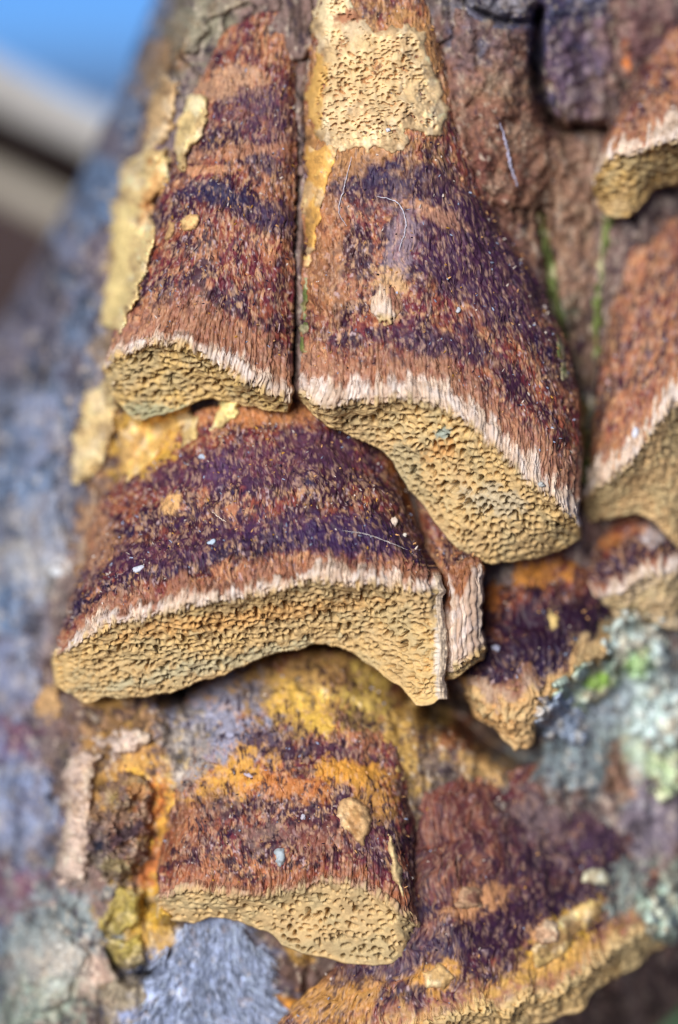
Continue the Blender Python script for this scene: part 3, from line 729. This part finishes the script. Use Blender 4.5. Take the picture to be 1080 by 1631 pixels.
bracket('bracket_fungus', 'broad low bracket with violet bands and yellow rim, its edge leaving the picture below', BR_I, squash=0.5, speck=0.8, light=0.7, fleck=0.6, pore_up=22, rag=2.6, rough=1.0, doff=112, step=2.0, bulge=26, seed=37, col_amp=0.35, redness=0.55, cap_pow=1.2,
        bands=[(-120, 34, 1.4), (-200, 26, 1.0), (-60, 22, 0.8), (-290, 26, 0.8)], hair=1500, white_len=26, white=0.25, pore=(12, 9), pore_depth=12, tip=lin(176, 136, 84), tip_len=40,
        blobs=[(500, 1590, 110, 50, 0, lin(200, 146, 70), 0.6, 10), (740, 1340, 110, 110, 0, lin(92, 50, 46), 0.7, 14), (880, 1360, 110, 90, 0, lin(62, 40, 56), 0.75, 14), (620, 1500, 90, 60, 0, lin(70, 42, 60), 0.6, 12), (800, 1480, 120, 50, -20, lin(52, 28, 48), 0.8, 13), (540, 1550, 60, 20, 0, DARK, 0.6, 9), (900, 1485, 70, 26, -40, lin(224, 176, 66), 0.9, 9), (870, 1535, 90, 20, -25, lin(210, 164, 84), 0.7, 9),
               (868, 1488, 24, 20, 0, lin(200, 150, 104), 0.9, 8), (760, 1435, 50, 24, -20, lin(190, 136, 92), 0.8, 9), (960, 1330, 60, 60, 0, lin(80, 58, 80), 0.6, 12), (860, 1300, 60, 60, 0, lin(132, 112, 110), 0.6, 12),
               (690, 1560, 40, 26, 0, lin(206, 150, 70), 0.8, 9), (1000, 1420, 40, 50, 0, lin(150, 160, 150), 0.8, 10)])

NOD = [(592, 452, 591, 476, 590, 500, 594, 514, 150, 172, 160), (604, 440, 600, 470, 600, 508, 603, 526, 168, 196, 182), (618, 438, 614, 470, 613, 512, 613, 531, 172, 202, 186),
       (634, 440, 630, 472, 629, 508, 626, 526, 170, 198, 184), (648, 450, 642, 478, 641, 500, 637, 514, 150, 174, 164)]
bracket('fungus_nodule', 'small pale knob budding from the big upper bracket\'s cap', NOD, step=1.5, bulge=5, seed=41, hair=90, white_len=34, white=0.8, colw=6, pore=(8, 7), pore_depth=8,
        tip=lin(206, 164, 118), tip_len=40, margin_round=5, top_sink=20, group=None, cat='fungus nodule', rough=0.6, pore_tone=lin(196, 150, 80))

# ------------------------------------------------------------------ crusts, flakes, bark plates, lichens


def poly_sd(x, y, poly):
    p = np.array(poly, float); q = np.roll(p, -1, 0)
    dmin = np.full(x.shape, 1e9); inside = np.zeros(x.shape, bool)
    for (ax, ay), (bx, by) in zip(p, q):
        ex, ey = bx - ax, by - ay
        t = np.clip(((x - ax) * ex + (y - ay) * ey) / (ex * ex + ey * ey + 1e-9), 0, 1)
        dmin = np.minimum(dmin, np.hypot(x - ax - t * ex, y - ay - t * ey))
        c = ((ay > y) != (by > y)) & (x < (bx - ax) * (y - ay) / (by - ay + 1e-12) + ax)
        inside ^= c
    return np.where(inside, dmin, -dmin)


def patch(name, poly, thick, colour, mat, parent=None, label=None, cat=None, group=None, edge=14.0, warp=14.0, warp_s=18.0, step=2.0, seed=1,
          relief=6.0, relief_s=14.0, pores=None, blobs=(), base_blur=2, lobes=False, kind=None, tilt=(0, 0), streak=1.0, flat=None, own=1.0, on_wood=False):
    p = np.array(poly, float)
    x0, y0 = p.min(0) - warp - 6; x1, y1 = p.max(0) + warp + 6
    xs = np.arange(x0, x1, step); ys = np.arange(y0, y1, step)
    X, Y = np.meshgrid(xs, ys, indexing='ij')
    sd = poly_sd(X, Y, poly) + (fbm(X / warp_s, Y / warp_s, 4, seed, 0.55) - 0.5) * 2 * warp
    if lobes:
        f1, f2, cid = worley(X / lobes + fbm(X / 30, Y / 30, 2, seed), Y / lobes, seed)
        lob = sstep(0.0, 0.35, f2 - f1)
        sd = sd - (1 - lob) * 10
    e = np.clip(sd / edge, 0, 1)
    h = thick * np.sqrt(1 - (1 - e) ** 2)
    base = trunk_depth(X, Y) + 8 if on_wood else surf(X, Y, base_blur)
    if flat is not None:
        base = lerp(base, np.median(base[sd > 0]) if (sd > 0).any() else base, flat)
    n = fbm(X / relief_s, Y / (relief_s * streak), 4, seed + 2, 0.55)
    d = base + h + (n - 0.5) * relief * 2 * e
    d = d + tilt[0] * (X - p[:, 0].mean()) + tilt[1] * (Y - p[:, 1].mean())
    if lobes:
        d = d + lob * thick * 0.5 * e + (cid - 0.5) * thick * 0.5 * e
    C = np.zeros(X.shape + (3,)) + colour
    C = C * (0.55 + 0.85 * fbm(X / 24, Y / 24, 3, seed + 3))[..., None]
    C = mixc(C, lin(136, 106, 76), sstep(0.52, 0.7, fbm(X / 18, Y / 26, 3, seed + 12)) * 0.55 * own)
    C = mixc(C, C * 0.5 + lin(226, 208, 176) * 0.5, sstep(0.52, 0.68, fbm(X / 15, Y / 22, 3, seed + 13)) * 0.7 * own)
    C = mixc(C, C * 0.5 + np.array([0.02, 0.012, 0.012]), sstep(0.60, 0.74, fbm(X / 7, Y / 8, 3, seed + 4, 0.6)) * 0.7)
    C = mixc(C, np.minimum(C * 1.5, 0.8), sstep(0.62, 0.75, fbm(X / 6, Y / 7, 2, seed + 6)) * 0.6)
    if own < 1:
        C = mixc(trunk_colour(X, Y), C, np.full(X.shape, own) * sstep(0.3, 0.55, fbm(X / 30, Y / 30, 3, seed + 7) + 0.1))
    C = paint(C, X, Y, blobs, seed + 8)
    if pores:
        f1, f2, cid = worley((X + (fbm(X / 20, Y / 20, 2, seed) - .5) * 12) / pores[0], (Y + (fbm(X / 20, Y / 20, 2, seed + 1) - .5) * 12) / pores[1], seed, 0.95)
        act = sstep(0.34, 0.5, fbm(X / 50, Y / 40, 2, seed + 11) + 0.1) * sstep(6, 26, sd)
        hole = sstep(0.46, 0.2, f1 / (0.6 + 0.7 * cid)) * act
        d = d - hole * pores[2]
        Y = Y - hole * pores[2] * 0.35
    d = np.where(sd < 0, d + sd * 3.5 - 1.0, d)
    keep = sd > -5
    F = grid_faces(*X.shape)
    F = F[keep.ravel()[F].all(1)]
    if not len(F):
        print('empty patch', name, poly[0]); return None
    splat(X[sd > 1], Y[sd > 1], d[sd > 1])
    o = make_mesh(name, at(X, Y, d), F, C, mat, parent)
    if label or kind or cat:
        tag(o, label, cat, group, kind)
    return o


# pore patch on the crown of the big upper bracket
patch('pore_crust', [(500, 60), (512, -10), (545, -30), (575, 20), (600, 40), (660, 42), (684, 46), (690, 110), (706, 150), (712, 212), (690, 216), (650, 208), (640, 236), (560, 236), (505, 232), (492, 160)],
      7, lin(208, 178, 134), M_PORE, label='buff square patch of open pores on top of the big upper bracket', cat='fungus crust', edge=14, warp=17, warp_s=26, step=1.6, seed=4, relief=11, relief_s=20,
      pores=(9.5, 6.5, 13), blobs=[(600, 120, 80, 50, 0, lin(214, 182, 132), 0.7, 14), (500, 150, 20, 90, 0, lin(206, 158, 80), 0.8, 12), (525, 20, 18, 40, 0, lin(226, 204, 160), 0.9, 10), (556, 26, 26, 10, -10, lin(160, 104, 76), 0.9, 7)])
patch('pore_crust', [(492, 235), (545, 232), (530, 262), (512, 330), (500, 400), (490, 420), (487, 320)], 6, lin(202, 152, 82), M_PORE,
      label='thin ochre tongue running down below the square pore patch', cat='fungus crust', edge=12, warp=9, seed=6, relief=4)

crusts = [
    ([(232, 232), (262, 240), (262, 300), (240, 330), (246, 390), (232, 436), (205, 500), (186, 530), (166, 520), (172, 420), (180, 340), (200, 270)], 36, lin(226, 190, 112), 'long yellow crust along the left side of the upper left bracket', 10, [(242, 310, 16, 50, 10, lin(186, 128, 72), 0.7, 14), (190, 420, 20, 110, 6, lin(232, 206, 140), 0.8, 16)]),
    ([(256, 118), (284, 130), (276, 190), (262, 232), (236, 232), (236, 180)], 20, lin(190, 150, 92), 'dull ochre crust above the long yellow one, at the trunk\'s left shoulder', 11, []),
    ([(300, 150), (328, 152), (332, 190), (312, 235), (290, 276), (276, 270), (284, 210)], 24, lin(222, 186, 108), 'pale yellow spindle-shaped flake on the upper left bracket', 12, [(312, 165, 16, 20, 0, lin(230, 214, 170), 0.9, 10)]),
    ([(302, 340), (318, 344), (312, 366), (292, 368), (290, 352)], 12, lin(214, 162, 84), 'tiny ochre flake under the dark spot of the upper left bracket', 14, []),
    ([(268, 350), (282, 354), (276, 380), (258, 386)], 10, lin(196, 146, 80), 'tiny brown-edged ochre flake beside the long yellow crust', 15, []),
    ([(140, 625), (180, 612), (184, 680), (170, 740), (140, 770), (112, 764), (120, 690)], 34, lin(220, 184, 112), 'yellow bark flake standing out left of the wide middle bracket', 16, []),
    ([(190, 690), (230, 672), (300, 650), (306, 664), (270, 690), (240, 735), (205, 765), (192, 740)], 14, lin(220, 168, 60), 'bright yellow crust wedged under the upper left bracket', 18, []),
    ([(352, 642), (378, 642), (380, 660), (352, 684), (338, 684), (346, 664)], 12, lin(232, 204, 110), 'lemon yellow chip sticking out below the upper left bracket', 19, []),
    ([(296, 668), (318, 660), (314, 700), (288, 712)], 10, lin(212, 176, 92), 'pale yellow fleck between the lemon chip and the yellow crust', 20, []),
    ([(106, 1210), (130, 1195), (168, 1200), (150, 1240), (148, 1300), (140, 1400), (92, 1410), (100, 1320)], 30, PINK, 'pinkish buff crumbly strip standing upright at lower left', 22, []),
    ([(150, 1180), (200, 1158), (240, 1170), (228, 1196), (180, 1215)], 22, lin(206, 178, 160), 'pale pinkish lump above the buff strip at lower left', 23, []),
    ([(56, 1100), (92, 1092), (98, 1140), (72, 1160), (52, 1140)], 20, lin(200, 150, 76), 'round ochre knob below the left end of the wide middle bracket', 24, []),
    ([(540, 1274), (560, 1268), (588, 1290), (592, 1310), (582, 1352), (566, 1340), (536, 1300)], 12, lin(206, 158, 92), 'pale tan flake lying on the lowest bracket\'s cap', 26, [(565, 1310, 10, 20, 0, lin(160, 110, 60), 0.6, 6)]),
    ([(616, 1325), (626, 1330), (636, 1380), (648, 1430), (640, 1432), (624, 1390)], 14, lin(214, 178, 112), 'long straw-coloured sliver at the right side of the lowest bracket', 27, []),
    ([(846, 1510), (880, 1476), (912, 1446), (946, 1432), (958, 1452), (920, 1490), (890, 1524), (852, 1544)], 14, lin(214, 172, 84), 'yellow crust along the right rim of the broad low bracket', 37, [(900, 1490, 30, 14, -40, lin(160, 120, 80), 0.7, 8)]),
    ([(848, 1480), (870, 1466), (890, 1476), (888, 1498), (862, 1508)], 16, lin(196, 150, 108), 'round tan lump above the yellow crust on the broad low bracket', 38, []),
    ([(720, 1420), (752, 1408), (790, 1424), (780, 1446), (740, 1450), (716, 1440)], 9, lin(184, 138, 98), 'faint tan scab in the middle of the broad low bracket', 39, [(755, 1430, 20, 8, 0, lin(110, 70, 60), 0.8, 7)]),
    ([(672, 1548), (702, 1536), (724, 1556), (706, 1580), (676, 1576)], 10, lin(204, 158, 84), 'small yellow scab low on the broad bracket, right of the lowest bracket', 40, []),
    ([(440, 1352), (454, 1350), (456, 1374), (446, 1384), (438, 1372)], 9, lin(150, 160, 164), 'grey scale stuck on the lowest bracket\'s reddish cap', 28, []),
]
for poly, th, c, lab, sd_, bl in crusts:
    c = lerp(c, np.full(3, c.mean()), 0.22)
    patch('fungus_crust', poly, th, c, M_FLAKE, label=lab, cat='crust', edge=11 if th < 20 else 18, warp=7 if th < 20 else 13, warp_s=15, seed=sd_, relief=6 if th < 20 else 13, relief_s=11, own=0.8 if poly[0][1] > 1000 and poly[0][0] < 200 else 1.0, blobs=bl, group='crusts and flakes')

# dark knotty burl and cracked yellow-green scales, lower left
burl = patch('bark_burl', [(160, 1260), (200, 1225), (240, 1240), (246, 1310), (236, 1370), (190, 1405), (150, 1390), (142, 1320)], 44, lin(104, 84, 82), M_BARK,
             label='dark wrinkled burl with a pit beside the buff strip', cat='burl', own=0.75, edge=30, warp=16, seed=31, relief=30, relief_s=14,
             blobs=[(158, 1348, 10, 10, 0, lin(30, 34, 48), 0.95, 6), (200, 1330, 40, 12, -30, lin(60, 44, 52), 0.9, 8), (180, 1380, 30, 20, 0, lin(130, 116, 76), 0.7, 8), (220, 1260, 20, 16, 0, lin(150, 100, 50), 0.7, 8)])
for poly, c, s_, lab in (([(190, 1410), (230, 1420), (226, 1470), (190, 1490), (160, 1480), (172, 1440)], lin(176, 158, 84), 33, 'olive yellow bark scale just below the burl'),
                         ([(168, 1492), (200, 1496), (226, 1480), (232, 1530), (205, 1552), (176, 1520)], lin(184, 164, 80), 34, 'olive yellow bark scale above the branching crack'),
                         ([(240, 1440), (272, 1460), (286, 1500), (262, 1530), (236, 1530), (232, 1480)], lin(206, 160, 60), 35, 'bright yellow bark scale left of the lowest bracket'),
                         ([(160, 1570), (198, 1560), (236, 1556), (260, 1570), (250, 1631), (170, 1640)], lin(136, 122, 100), 36, 'grey brown bark scale below the branching crack')):
    patch('bark_scale', poly, 22, c, M_BARK, label=lab, cat='bark scale', group='cracked scales at lower left', edge=10, warp=9, seed=s_, relief=12, own=0.7)

# bark plates parted by cracks at the upper right: pieces of the trunk
for poly, c, s_ in (([(735, -60), (800, -70), (848, -40), (858, 6), (842, 24), (806, 30), (776, 14), (752, 8)], lin(130, 126, 128), 41),
                    ([(724, 10), (748, 22), (790, 40), (842, 46), (846, 90), (843, 150), (858, 186), (874, 214), (880, 280), (850, 330), (800, 340), (750, 270), (724, 190), (712, 90)], lin(124, 86, 68), 42),
                    ([(868, 60), (900, 30), (935, 34), (968, 26), (974, 90), (966, 150), (968, 196), (930, 198), (908, 194), (884, 160), (866, 110)], lin(110, 88, 100), 43),
                    ([(890, 226), (926, 212), (958, 216), (944, 300), (952, 400), (936, 470), (900, 500), (884, 430), (890, 320)], lin(136, 104, 86), 44),
                    ([(985, -20), (1060, -30), (1090, 20), (1050, 60), (1000, 80), (984, 40)], lin(130, 98, 94), 45),
                    ([(872, -40), (960, -50), (968, 12), (930, 22), (898, 18), (872, 40)], lin(84, 92, 116), 46)):
    patch('bark_plate', poly, 7, c, M_BARK, trunk, edge=9, warp=12, warp_s=26, seed=s_, own=0.55, relief=16, step=2.6)
# left shoulder of the trunk
for poly, c, s_ in (([(285, -30), (350, -30), (400, 5), (340, 35), (316, 80), (270, 100), (262, 40)], lin(128, 120, 100), 47),
                    ([(226, 60), (262, 70), (270, 100), (250, 130), (232, 160), (216, 140)], lin(150, 122, 90), 48)):
    patch('bark_plate', poly, 18, c, M_BARK, trunk, edge=22, warp=14, own=0.6, seed=s_, relief=10)
# plates on the blurred left flank
for poly, c, s_ in (([(10, 800), (90, 780), (110, 880), (60, 960), (0, 930)], lin(150, 156, 172), 49), ([(-40, 1040), (40, 1010), (66, 1120), (0, 1180)], lin(140, 150, 180), 50),
                    ([(-30, 1220), (60, 1200), (90, 1300), (40, 1370), (-30, 1340)], lin(150, 160, 186), 51), ([(-30, 1390), (40, 1390), (70, 1440), (0, 1470)], lin(112, 74, 92), 52),
                    ([(0, 1500), (80, 1470), (140, 1520), (110, 1600), (20, 1620)], lin(168, 172, 166), 53), ([(20, 640), (100, 620), (100, 720), (30, 760)], lin(146, 152, 176), 54)):
    patch('bark_plate', poly, 18, c * 0.8, M_BARK, trunk, edge=26, warp=18, own=0.6, seed=s_, relief=14, step=3.0)

# lichens on the right
lich = [
    ([(960, 1000), (1010, 970), (1060, 990), (1070, 1060), (1020, 1090), (970, 1060)], lin(188, 202, 196), 61, 'pale grey green lichen cushion below the woolly-rimmed bracket', 34, [(1015, 1060, 26, 22, 0, lin(150, 186, 96), 0.7, 8)]),
    ([(880, 1090), (940, 1050), (985, 1050), (990, 1100), (940, 1130), (890, 1150)], lin(180, 196, 178), 62, 'green tinged lichen beside the dark violet bracket\'s lower edge', 30, [(955, 1085, 20, 12, -20, lin(150, 188, 84), 0.85, 7)]),
    ([(860, 1110), (900, 1100), (940, 1140), (930, 1190), (870, 1180), (850, 1150)], lin(160, 172, 190), 63, 'bluish grey lichen lobe under the green tinged lichen', 28, []),
    ([(1000, 1110), (1060, 1080), (1110, 1100), (1110, 1180), (1050, 1200), (1000, 1170)], lin(192, 206, 202), 64, 'large whitish lichen at the right edge', 34, []),
    ([(1020, 1210), (1090, 1200), (1110, 1260), (1050, 1280)], lin(182, 196, 160), 65, 'yellowish green lichen under the large whitish one', 28, []),
    ([(1010, 1430), (1070, 1390), (1110, 1430), (1100, 1500), (1040, 1510)], lin(172, 188, 174), 66, 'grey green lichen near the lower right corner', 30, []),
]
for poly, c, s_, lab, th, bl in lich:
    patch('lichen', poly, th, c, M_LICHEN, label=lab, cat='lichen', group='lichens on the trunk', edge=16, warp=14, warp_s=20, seed=s_, relief=16, lobes=26, step=2.4, blobs=bl)

# grey weathered fuzz at the bottom
fuzz = patch('lichen', [(290, 1470), (340, 1450), (390, 1460), (415, 1530), (450, 1670), (200, 1670), (236, 1580)], 16, lin(160, 170, 196), M_LICHEN,
             label='bluish grey fibrous lichen cushion under the lowest bracket', cat='lichen', edge=40, warp=34, warp_s=34, on_wood=True, seed=71, relief=12, group='lichens on the trunk')
rng = np.random.default_rng(5)
n = 4200
fx = rng.uniform(205, 450, n); fy = rng.uniform(1470, 1650, n)
ok = poly_sd(fx, fy, [(290, 1470), (340, 1450), (390, 1460), (415, 1530), (450, 1670), (200, 1670), (236, 1580)]) + (fbm(fx / 18, fy / 18, 3, 3) - 0.5) * 90 > 0
fx, fy = fx[ok], fy[ok]; n = len(fx)
ang = (fx - 335) / 160 + rng.normal(0, 0.35, n)
dirs = np.stack([np.sin(ang), np.cos(ang), rng.uniform(0.0, 0.5, n)], 1)
base = np.stack([fx, fy, trunk_depth(fx, fy) + 22], 1)
V, F, HC = slivers(base, dirs, np.tile([0.0, 0.0, 1.0], (n, 1)), rng.uniform(8, 30, n), rng.uniform(1.2, 2.8, n), rng.uniform(1, 6, n),
                   np.clip(lin(182, 192, 216) * rng.uniform(0.25, 1.4, (n, 1)), 0, .85), rng)
tag(make_mesh('fibres', at(V[:, 0], V[:, 1], V[:, 2]), F, HC, M_LICHEN, fuzz, smooth=False), kind='stuff')

# ------------------------------------------------------------------ moss strands, threads, specks


def tube(name, pts, rad, colour, mat, lift=3.0, label=None, cat=None, group=None, parent=None, nseg=40, seed=1):
    p = np.array(pts, float)
    tk = np.r_[0, np.cumsum(np.hypot(*np.diff(p, axis=0).T))]
    t = np.linspace(0, tk[-1], nseg)
    q = spline(t, tk, p)
    rg = np.random.default_rng(seed)
    q = q + rg.normal(0, rad * 0.35, q.shape)
    d = surf(q[:, 0], q[:, 1], 1) + lift
    P = np.c_[q, d]
    tan = np.gradient(P, axis=0); tan /= np.linalg.norm(tan, axis=1, keepdims=True)
    sd_ = np.cross(tan, [0, 0, 1.0]); sd_ /= np.linalg.norm(sd_, axis=1, keepdims=True); up = np.cross(sd_, tan)
    rad = rad * (0.6 if mat is M_THREAD else 1.0)
    r = rad * (0.6 + 0.8 * rg.random(nseg)) * np.sin(np.linspace(0.15, math.pi - 0.15, nseg)) ** 0.5
    a = np.linspace(0, 2 * math.pi, 7)[:-1]
    G = P[:, None] + (np.cos(a)[None, :, None] * sd_[:, None] + np.sin(a)[None, :, None] * up[:, None]) * r[:, None, None]
    G = np.concatenate([G, G[:, :1]], 1)
    C = np.zeros(G.shape) + colour * (0.8 + 0.4 * rg.random((nseg, 1, 1)))
    return tag(make_mesh(name, at(G[..., 0], G[..., 1], G[..., 2]), grid_faces(*G.shape[:2]), C, mat, parent), label, cat, group)


for poly, lab, sd_ in (([(856, 345), (868, 345), (886, 430), (898, 520), (906, 600), (894, 602), (884, 520), (872, 430)], 'green moss film running down beside the big upper bracket', 91),
                       ([(962, 348), (974, 350), (964, 420), (956, 500), (958, 570), (946, 570), (946, 490), (952, 420)], 'green moss film along the left side of the orange brown bracket', 92),
                       ([(922, 640), (936, 640), (934, 700), (936, 765), (922, 765), (920, 700)], 'dark green moss film deep in the groove near the white fringe', 93),
                       ([(484, 440), (492, 440), (489, 500), (485, 560), (477, 560), (480, 500)], 'thin green moss film in the seam between the two upper brackets', 94)):
    patch('moss_film', poly, 4, lin(96, 106, 58), M_LICHEN, label=lab, cat='moss', group='moss films in the grooves', edge=6, warp=9, warp_s=12, step=1.8, seed=sd_, relief=5, relief_s=6)
tube('web_thread', [(560, 250), (548, 300), (540, 340), (552, 360)], 1.2, lin(190, 180, 186), M_THREAD, 3, 'pale web thread curling below the square pore patch', 'thread', 'web threads', seed=5)
tube('web_thread', [(600, 312), (632, 322), (646, 350), (636, 400)], 1.6, lin(186, 180, 190), M_THREAD, 3, 'white web thread hooked over the middle of the big upper cap', 'thread', 'web threads', seed=6)
tube('web_thread', [(796, 196), (806, 224), (812, 260), (824, 296)], 3.0, lin(170, 166, 186), M_THREAD, 4, 'bluish web thread hanging on the bark right of the pore patch', 'thread', 'web threads', seed=7)
tube('web_thread', [(545, 845), (580, 850), (615, 862), (650, 876)], 0.8, lin(206, 196, 190), M_THREAD, 6, 'fine hair lying across the wide middle bracket', 'thread', 'web threads', seed=8)
tube('web_thread', [(338, 815), (350, 824), (360, 832)], 1.3, lin(222, 200, 180), M_THREAD, 3, 'short pale hair on the middle of the wide bracket\'s cap', 'thread', 'web threads', seed=9, nseg=16)


def speck(x, y, rx, ry, colour, label, seed, mat=M_FLAKE, lift=0.6, name='speck', rz=0.0, cat='speck', group='pale specks on the caps'):
    rx, ry, colour = rx * 0.75, ry * 0.75, colour * 0.75
    a = np.linspace(0, 2 * math.pi, 15); b = np.linspace(0, math.pi, 9)
    A_, B_ = np.meshgrid(a, b, indexing='ij')
    r = 1 + 1.1 * (fbm(np.cos(A_) * 1.9 + 5, B_ * 1.6 + np.sin(A_) * 1.9, 2, seed) - 0.5)
    x_ = np.cos(A_) * np.sin(B_) * rx * r; y_ = np.sin(A_) * np.sin(B_) * ry * r; z_ = np.cos(B_) * min(rx, ry) * 0.7 * r
    xr_ = x_ * math.cos(rz) - y_ * math.sin(rz); yr_ = x_ * math.sin(rz) + y_ * math.cos(rz)
    d0 = float(surf(x, y, 1)) + min(rx, ry) * lift * 0.5
    C = np.zeros(A_.shape + (3,)) + colour
    return tag(make_mesh(name, at(x + xr_, y + yr_, d0 + z_), grid_faces(*A_.shape), C, mat), label, cat, group)


speck(220, 906, 13, 7, lin(214, 216, 226), 'white speck on the left of the wide middle cap', 1, rz=-0.3)
speck(337, 864, 9, 6, lin(196, 210, 226), 'bluish white speck above the dark band of the wide middle cap', 2, rz=-0.4)
speck(628, 832, 8, 11, lin(226, 204, 184), 'oblong cream speck near the right end of the wide cap', 3)
speck(645, 852, 5, 5, lin(226, 216, 200), 'small round cream speck right of the oblong one', 4)
speck(322, 728, 8, 5, lin(190, 200, 216), 'bluish speck near the top of the wide middle cap', 5, rz=0.4)
speck(618, 207, 5, 4, lin(226, 226, 236), 'tiny white grain on the square pore patch', 6)
speck(730, 494, 6, 6, lin(200, 200, 206), 'grey white grain on the right of the big upper cap', 7)
speck(397, 1236, 12, 4, lin(206, 190, 200), 'pale splinter on the yellow crown of the lowest bracket', 8, rz=0.5)
speck(483, 1302, 6, 6, lin(196, 190, 200), 'pale grain on the lowest bracket\'s cap', 9)
speck(862, 772, 0.1 + 7, 6, lin(190, 190, 186), 'grey grain in the groove above the white fringes', 10)
speck(1012, 690, 8, 12, lin(226, 226, 236), 'white tuft on the right bracket\'s fringe', 11)
speck(790, 1032, 8, 7, lin(190, 190, 210), 'white grain on the dark violet bracket', 12)

# half-moon white shell fragment, lower right
shell_pts = [(928, 1404), (930, 1390), (944, 1382), (960, 1384), (971, 1396), (970, 1408), (950, 1407)]
patch('shell_fragment', shell_pts, 16, lin(232, 226, 190), M_THREAD, label='half-moon cream white shell fragment on the broad low bracket', cat='shell fragment', edge=12, warp=2, seed=81, relief=1.5)

# ------------------------------------------------------------------ leaf below right, and what lies behind the trunk


def leaf(name, cx, cy, d, L_, Wd, ang, colour, label, tilt=0.25):
    a = np.linspace(-1, 1, 25); b = np.linspace(-1, 1, 13)
    A_, B_ = np.meshgrid(a, b, indexing='ij')
    prof = np.cos(A_ * math.pi / 2) ** 0.7 * (1 - 0.25 * A_)
    x_ = A_ * L_ / 2; y_ = B_ * prof * Wd / 2
    z_ = -np.abs(B_) * 20 * tilt + 24 * np.cos(A_ * 1.6) - 40 * tilt * A_
    z_ = np.where(np.abs(B_) < 0.01, z_ - 5, z_) + (fbm(A_ * 4, B_ * 4, 2, 3) - .5) * 10
    c, s_ = math.cos(ang), math.sin(ang)
    top = np.stack([cx + x_ * c - y_ * s_, cy + x_ * s_ + y_ * c, d + z_], -1)
    bot = top.copy(); bot[..., 2] -= 4
    f = grid_faces(*A_.shape); nn = A_.size
    idx = np.arange(nn).reshape(A_.shape)
    ring = np.r_[idx[:, 0], idx[-1, 1:], idx[::-1, -1][1:], idx[0, ::-1][1:-1]]
    r2 = np.roll(ring, -1)
    F = np.concatenate([f, f[:, ::-1] + nn, np.stack([ring, r2, r2 + nn, ring + nn], 1)])
    V = np.concatenate([top.reshape(-1, 3), bot.reshape(-1, 3)])
    C = np.zeros((len(V), 3)) + colour
    C[:nn] *= (1 + 0.7 * sstep(0.12, 0.0, np.abs(B_.ravel())))[:, None]
    return tag(make_mesh(name, at(V[:, 0], V[:, 1], V[:, 2]), F, C, M_LEAF), label, 'leaf', 'leaves below the trunk')


leaf('leaf', 1010, 1660, -520, 300, 150, -0.5, lin(44, 66, 40), 'dark green blurred leaf at the lower right corner')
leaf('leaf', 1120, 1600, -640, 260, 120, -0.9, lin(36, 54, 36), 'darker leaf behind the one at the lower right corner')


def bough(name, p0, p1, rad, colour, label, seed, cat='branch', group='pale branches behind the trunk'):
    p0 = np.array(p0, float); p1 = np.array(p1, float)
    n = 60; m = 25
    t = np.linspace(0, 1, n)
    a = np.linspace(0, 2 * math.pi, m)
    ax = p1 - p0; ax /= np.linalg.norm(ax)
    s1 = np.cross(ax, [0, 0, 1.0]); s1 /= np.linalg.norm(s1); s2 = np.cross(s1, ax)
    ctr = p0 + (p1 - p0) * t[:, None] + s1 * ((fbm(t * 3, t * 0, 2, seed) - 0.5) * rad * 0.5)[:, None]
    r = rad * (1 - 0.25 * t)[:, None] * (1 + 0.25 * (fbm(np.cos(a)[None] * 1.2 + 4, t[:, None] * 9 + np.sin(a)[None] * 1.2, 3, seed) - 0.5))
    G = ctr[:, None] + r[..., None] * (np.cos(a)[None, :, None] * s1 + np.sin(a)[None, :, None] * s2)
    C = np.zeros(G.shape) + colour
    C *= (0.8 + 0.4 * fbm(t[:, None] * 12 + np.cos(a)[None], np.sin(a)[None] * 2 + t[:, None], 3, seed + 2))[..., None]
    return tag(make_mesh(name, G, grid_faces(n, m), C, M_BARK), label, cat, group)


bough('branch', at(-700, -215, -2400), at(420, 345, -2200), 0.0068, lin(160, 156, 152), 'upper of the two pale blurred branches behind the trunk', 3)
bough('branch', at(-700, -38, -2300), at(420, 492, -2200), 0.0048, lin(146, 138, 126), 'lower of the two pale blurred branches behind the trunk', 4)
bough('branch', at(-700, -130, -2900), at(420, 430, -2700), 0.0100, lin(30, 18, 15), 'near-black bough added to darken the shaded gap between the two pale branches', 6)  # added piece: its near-black colour stands in for the shaded gap

# leaf-strewn ground, running to the horizon
r_ = np.r_[0.0, np.geomspace(0.15, 300, 60)]
th = np.linspace(0, 2 * math.pi, 97)
RR, TT = np.meshgrid(r_, th, indexing='ij')
GXw = RR * np.cos(TT); GYw = RR * np.sin(TT)
GZw = (fbm(GXw * 1.2 + 40, GYw * 1.2 + 40, 3, 91) - 0.5) * 0.12 * np.minimum(RR, 1.0) + 0.0
gc = mixc(np.broadcast_to(lin(116, 90, 76), RR.shape + (3,)), lin(78, 60, 54), fbm(GXw * 3 + 50, GYw * 3 + 50, 3, 93))
ground = make_mesh('ground', np.stack([GXw, GYw, GZw], -1), grid_faces(*RR.shape), gc, material('leaf_litter', 0.9, 0.2, 60, 0.4, 0.5, 0.01), origin=(0, 0, 0))
tag(ground, kind='structure')
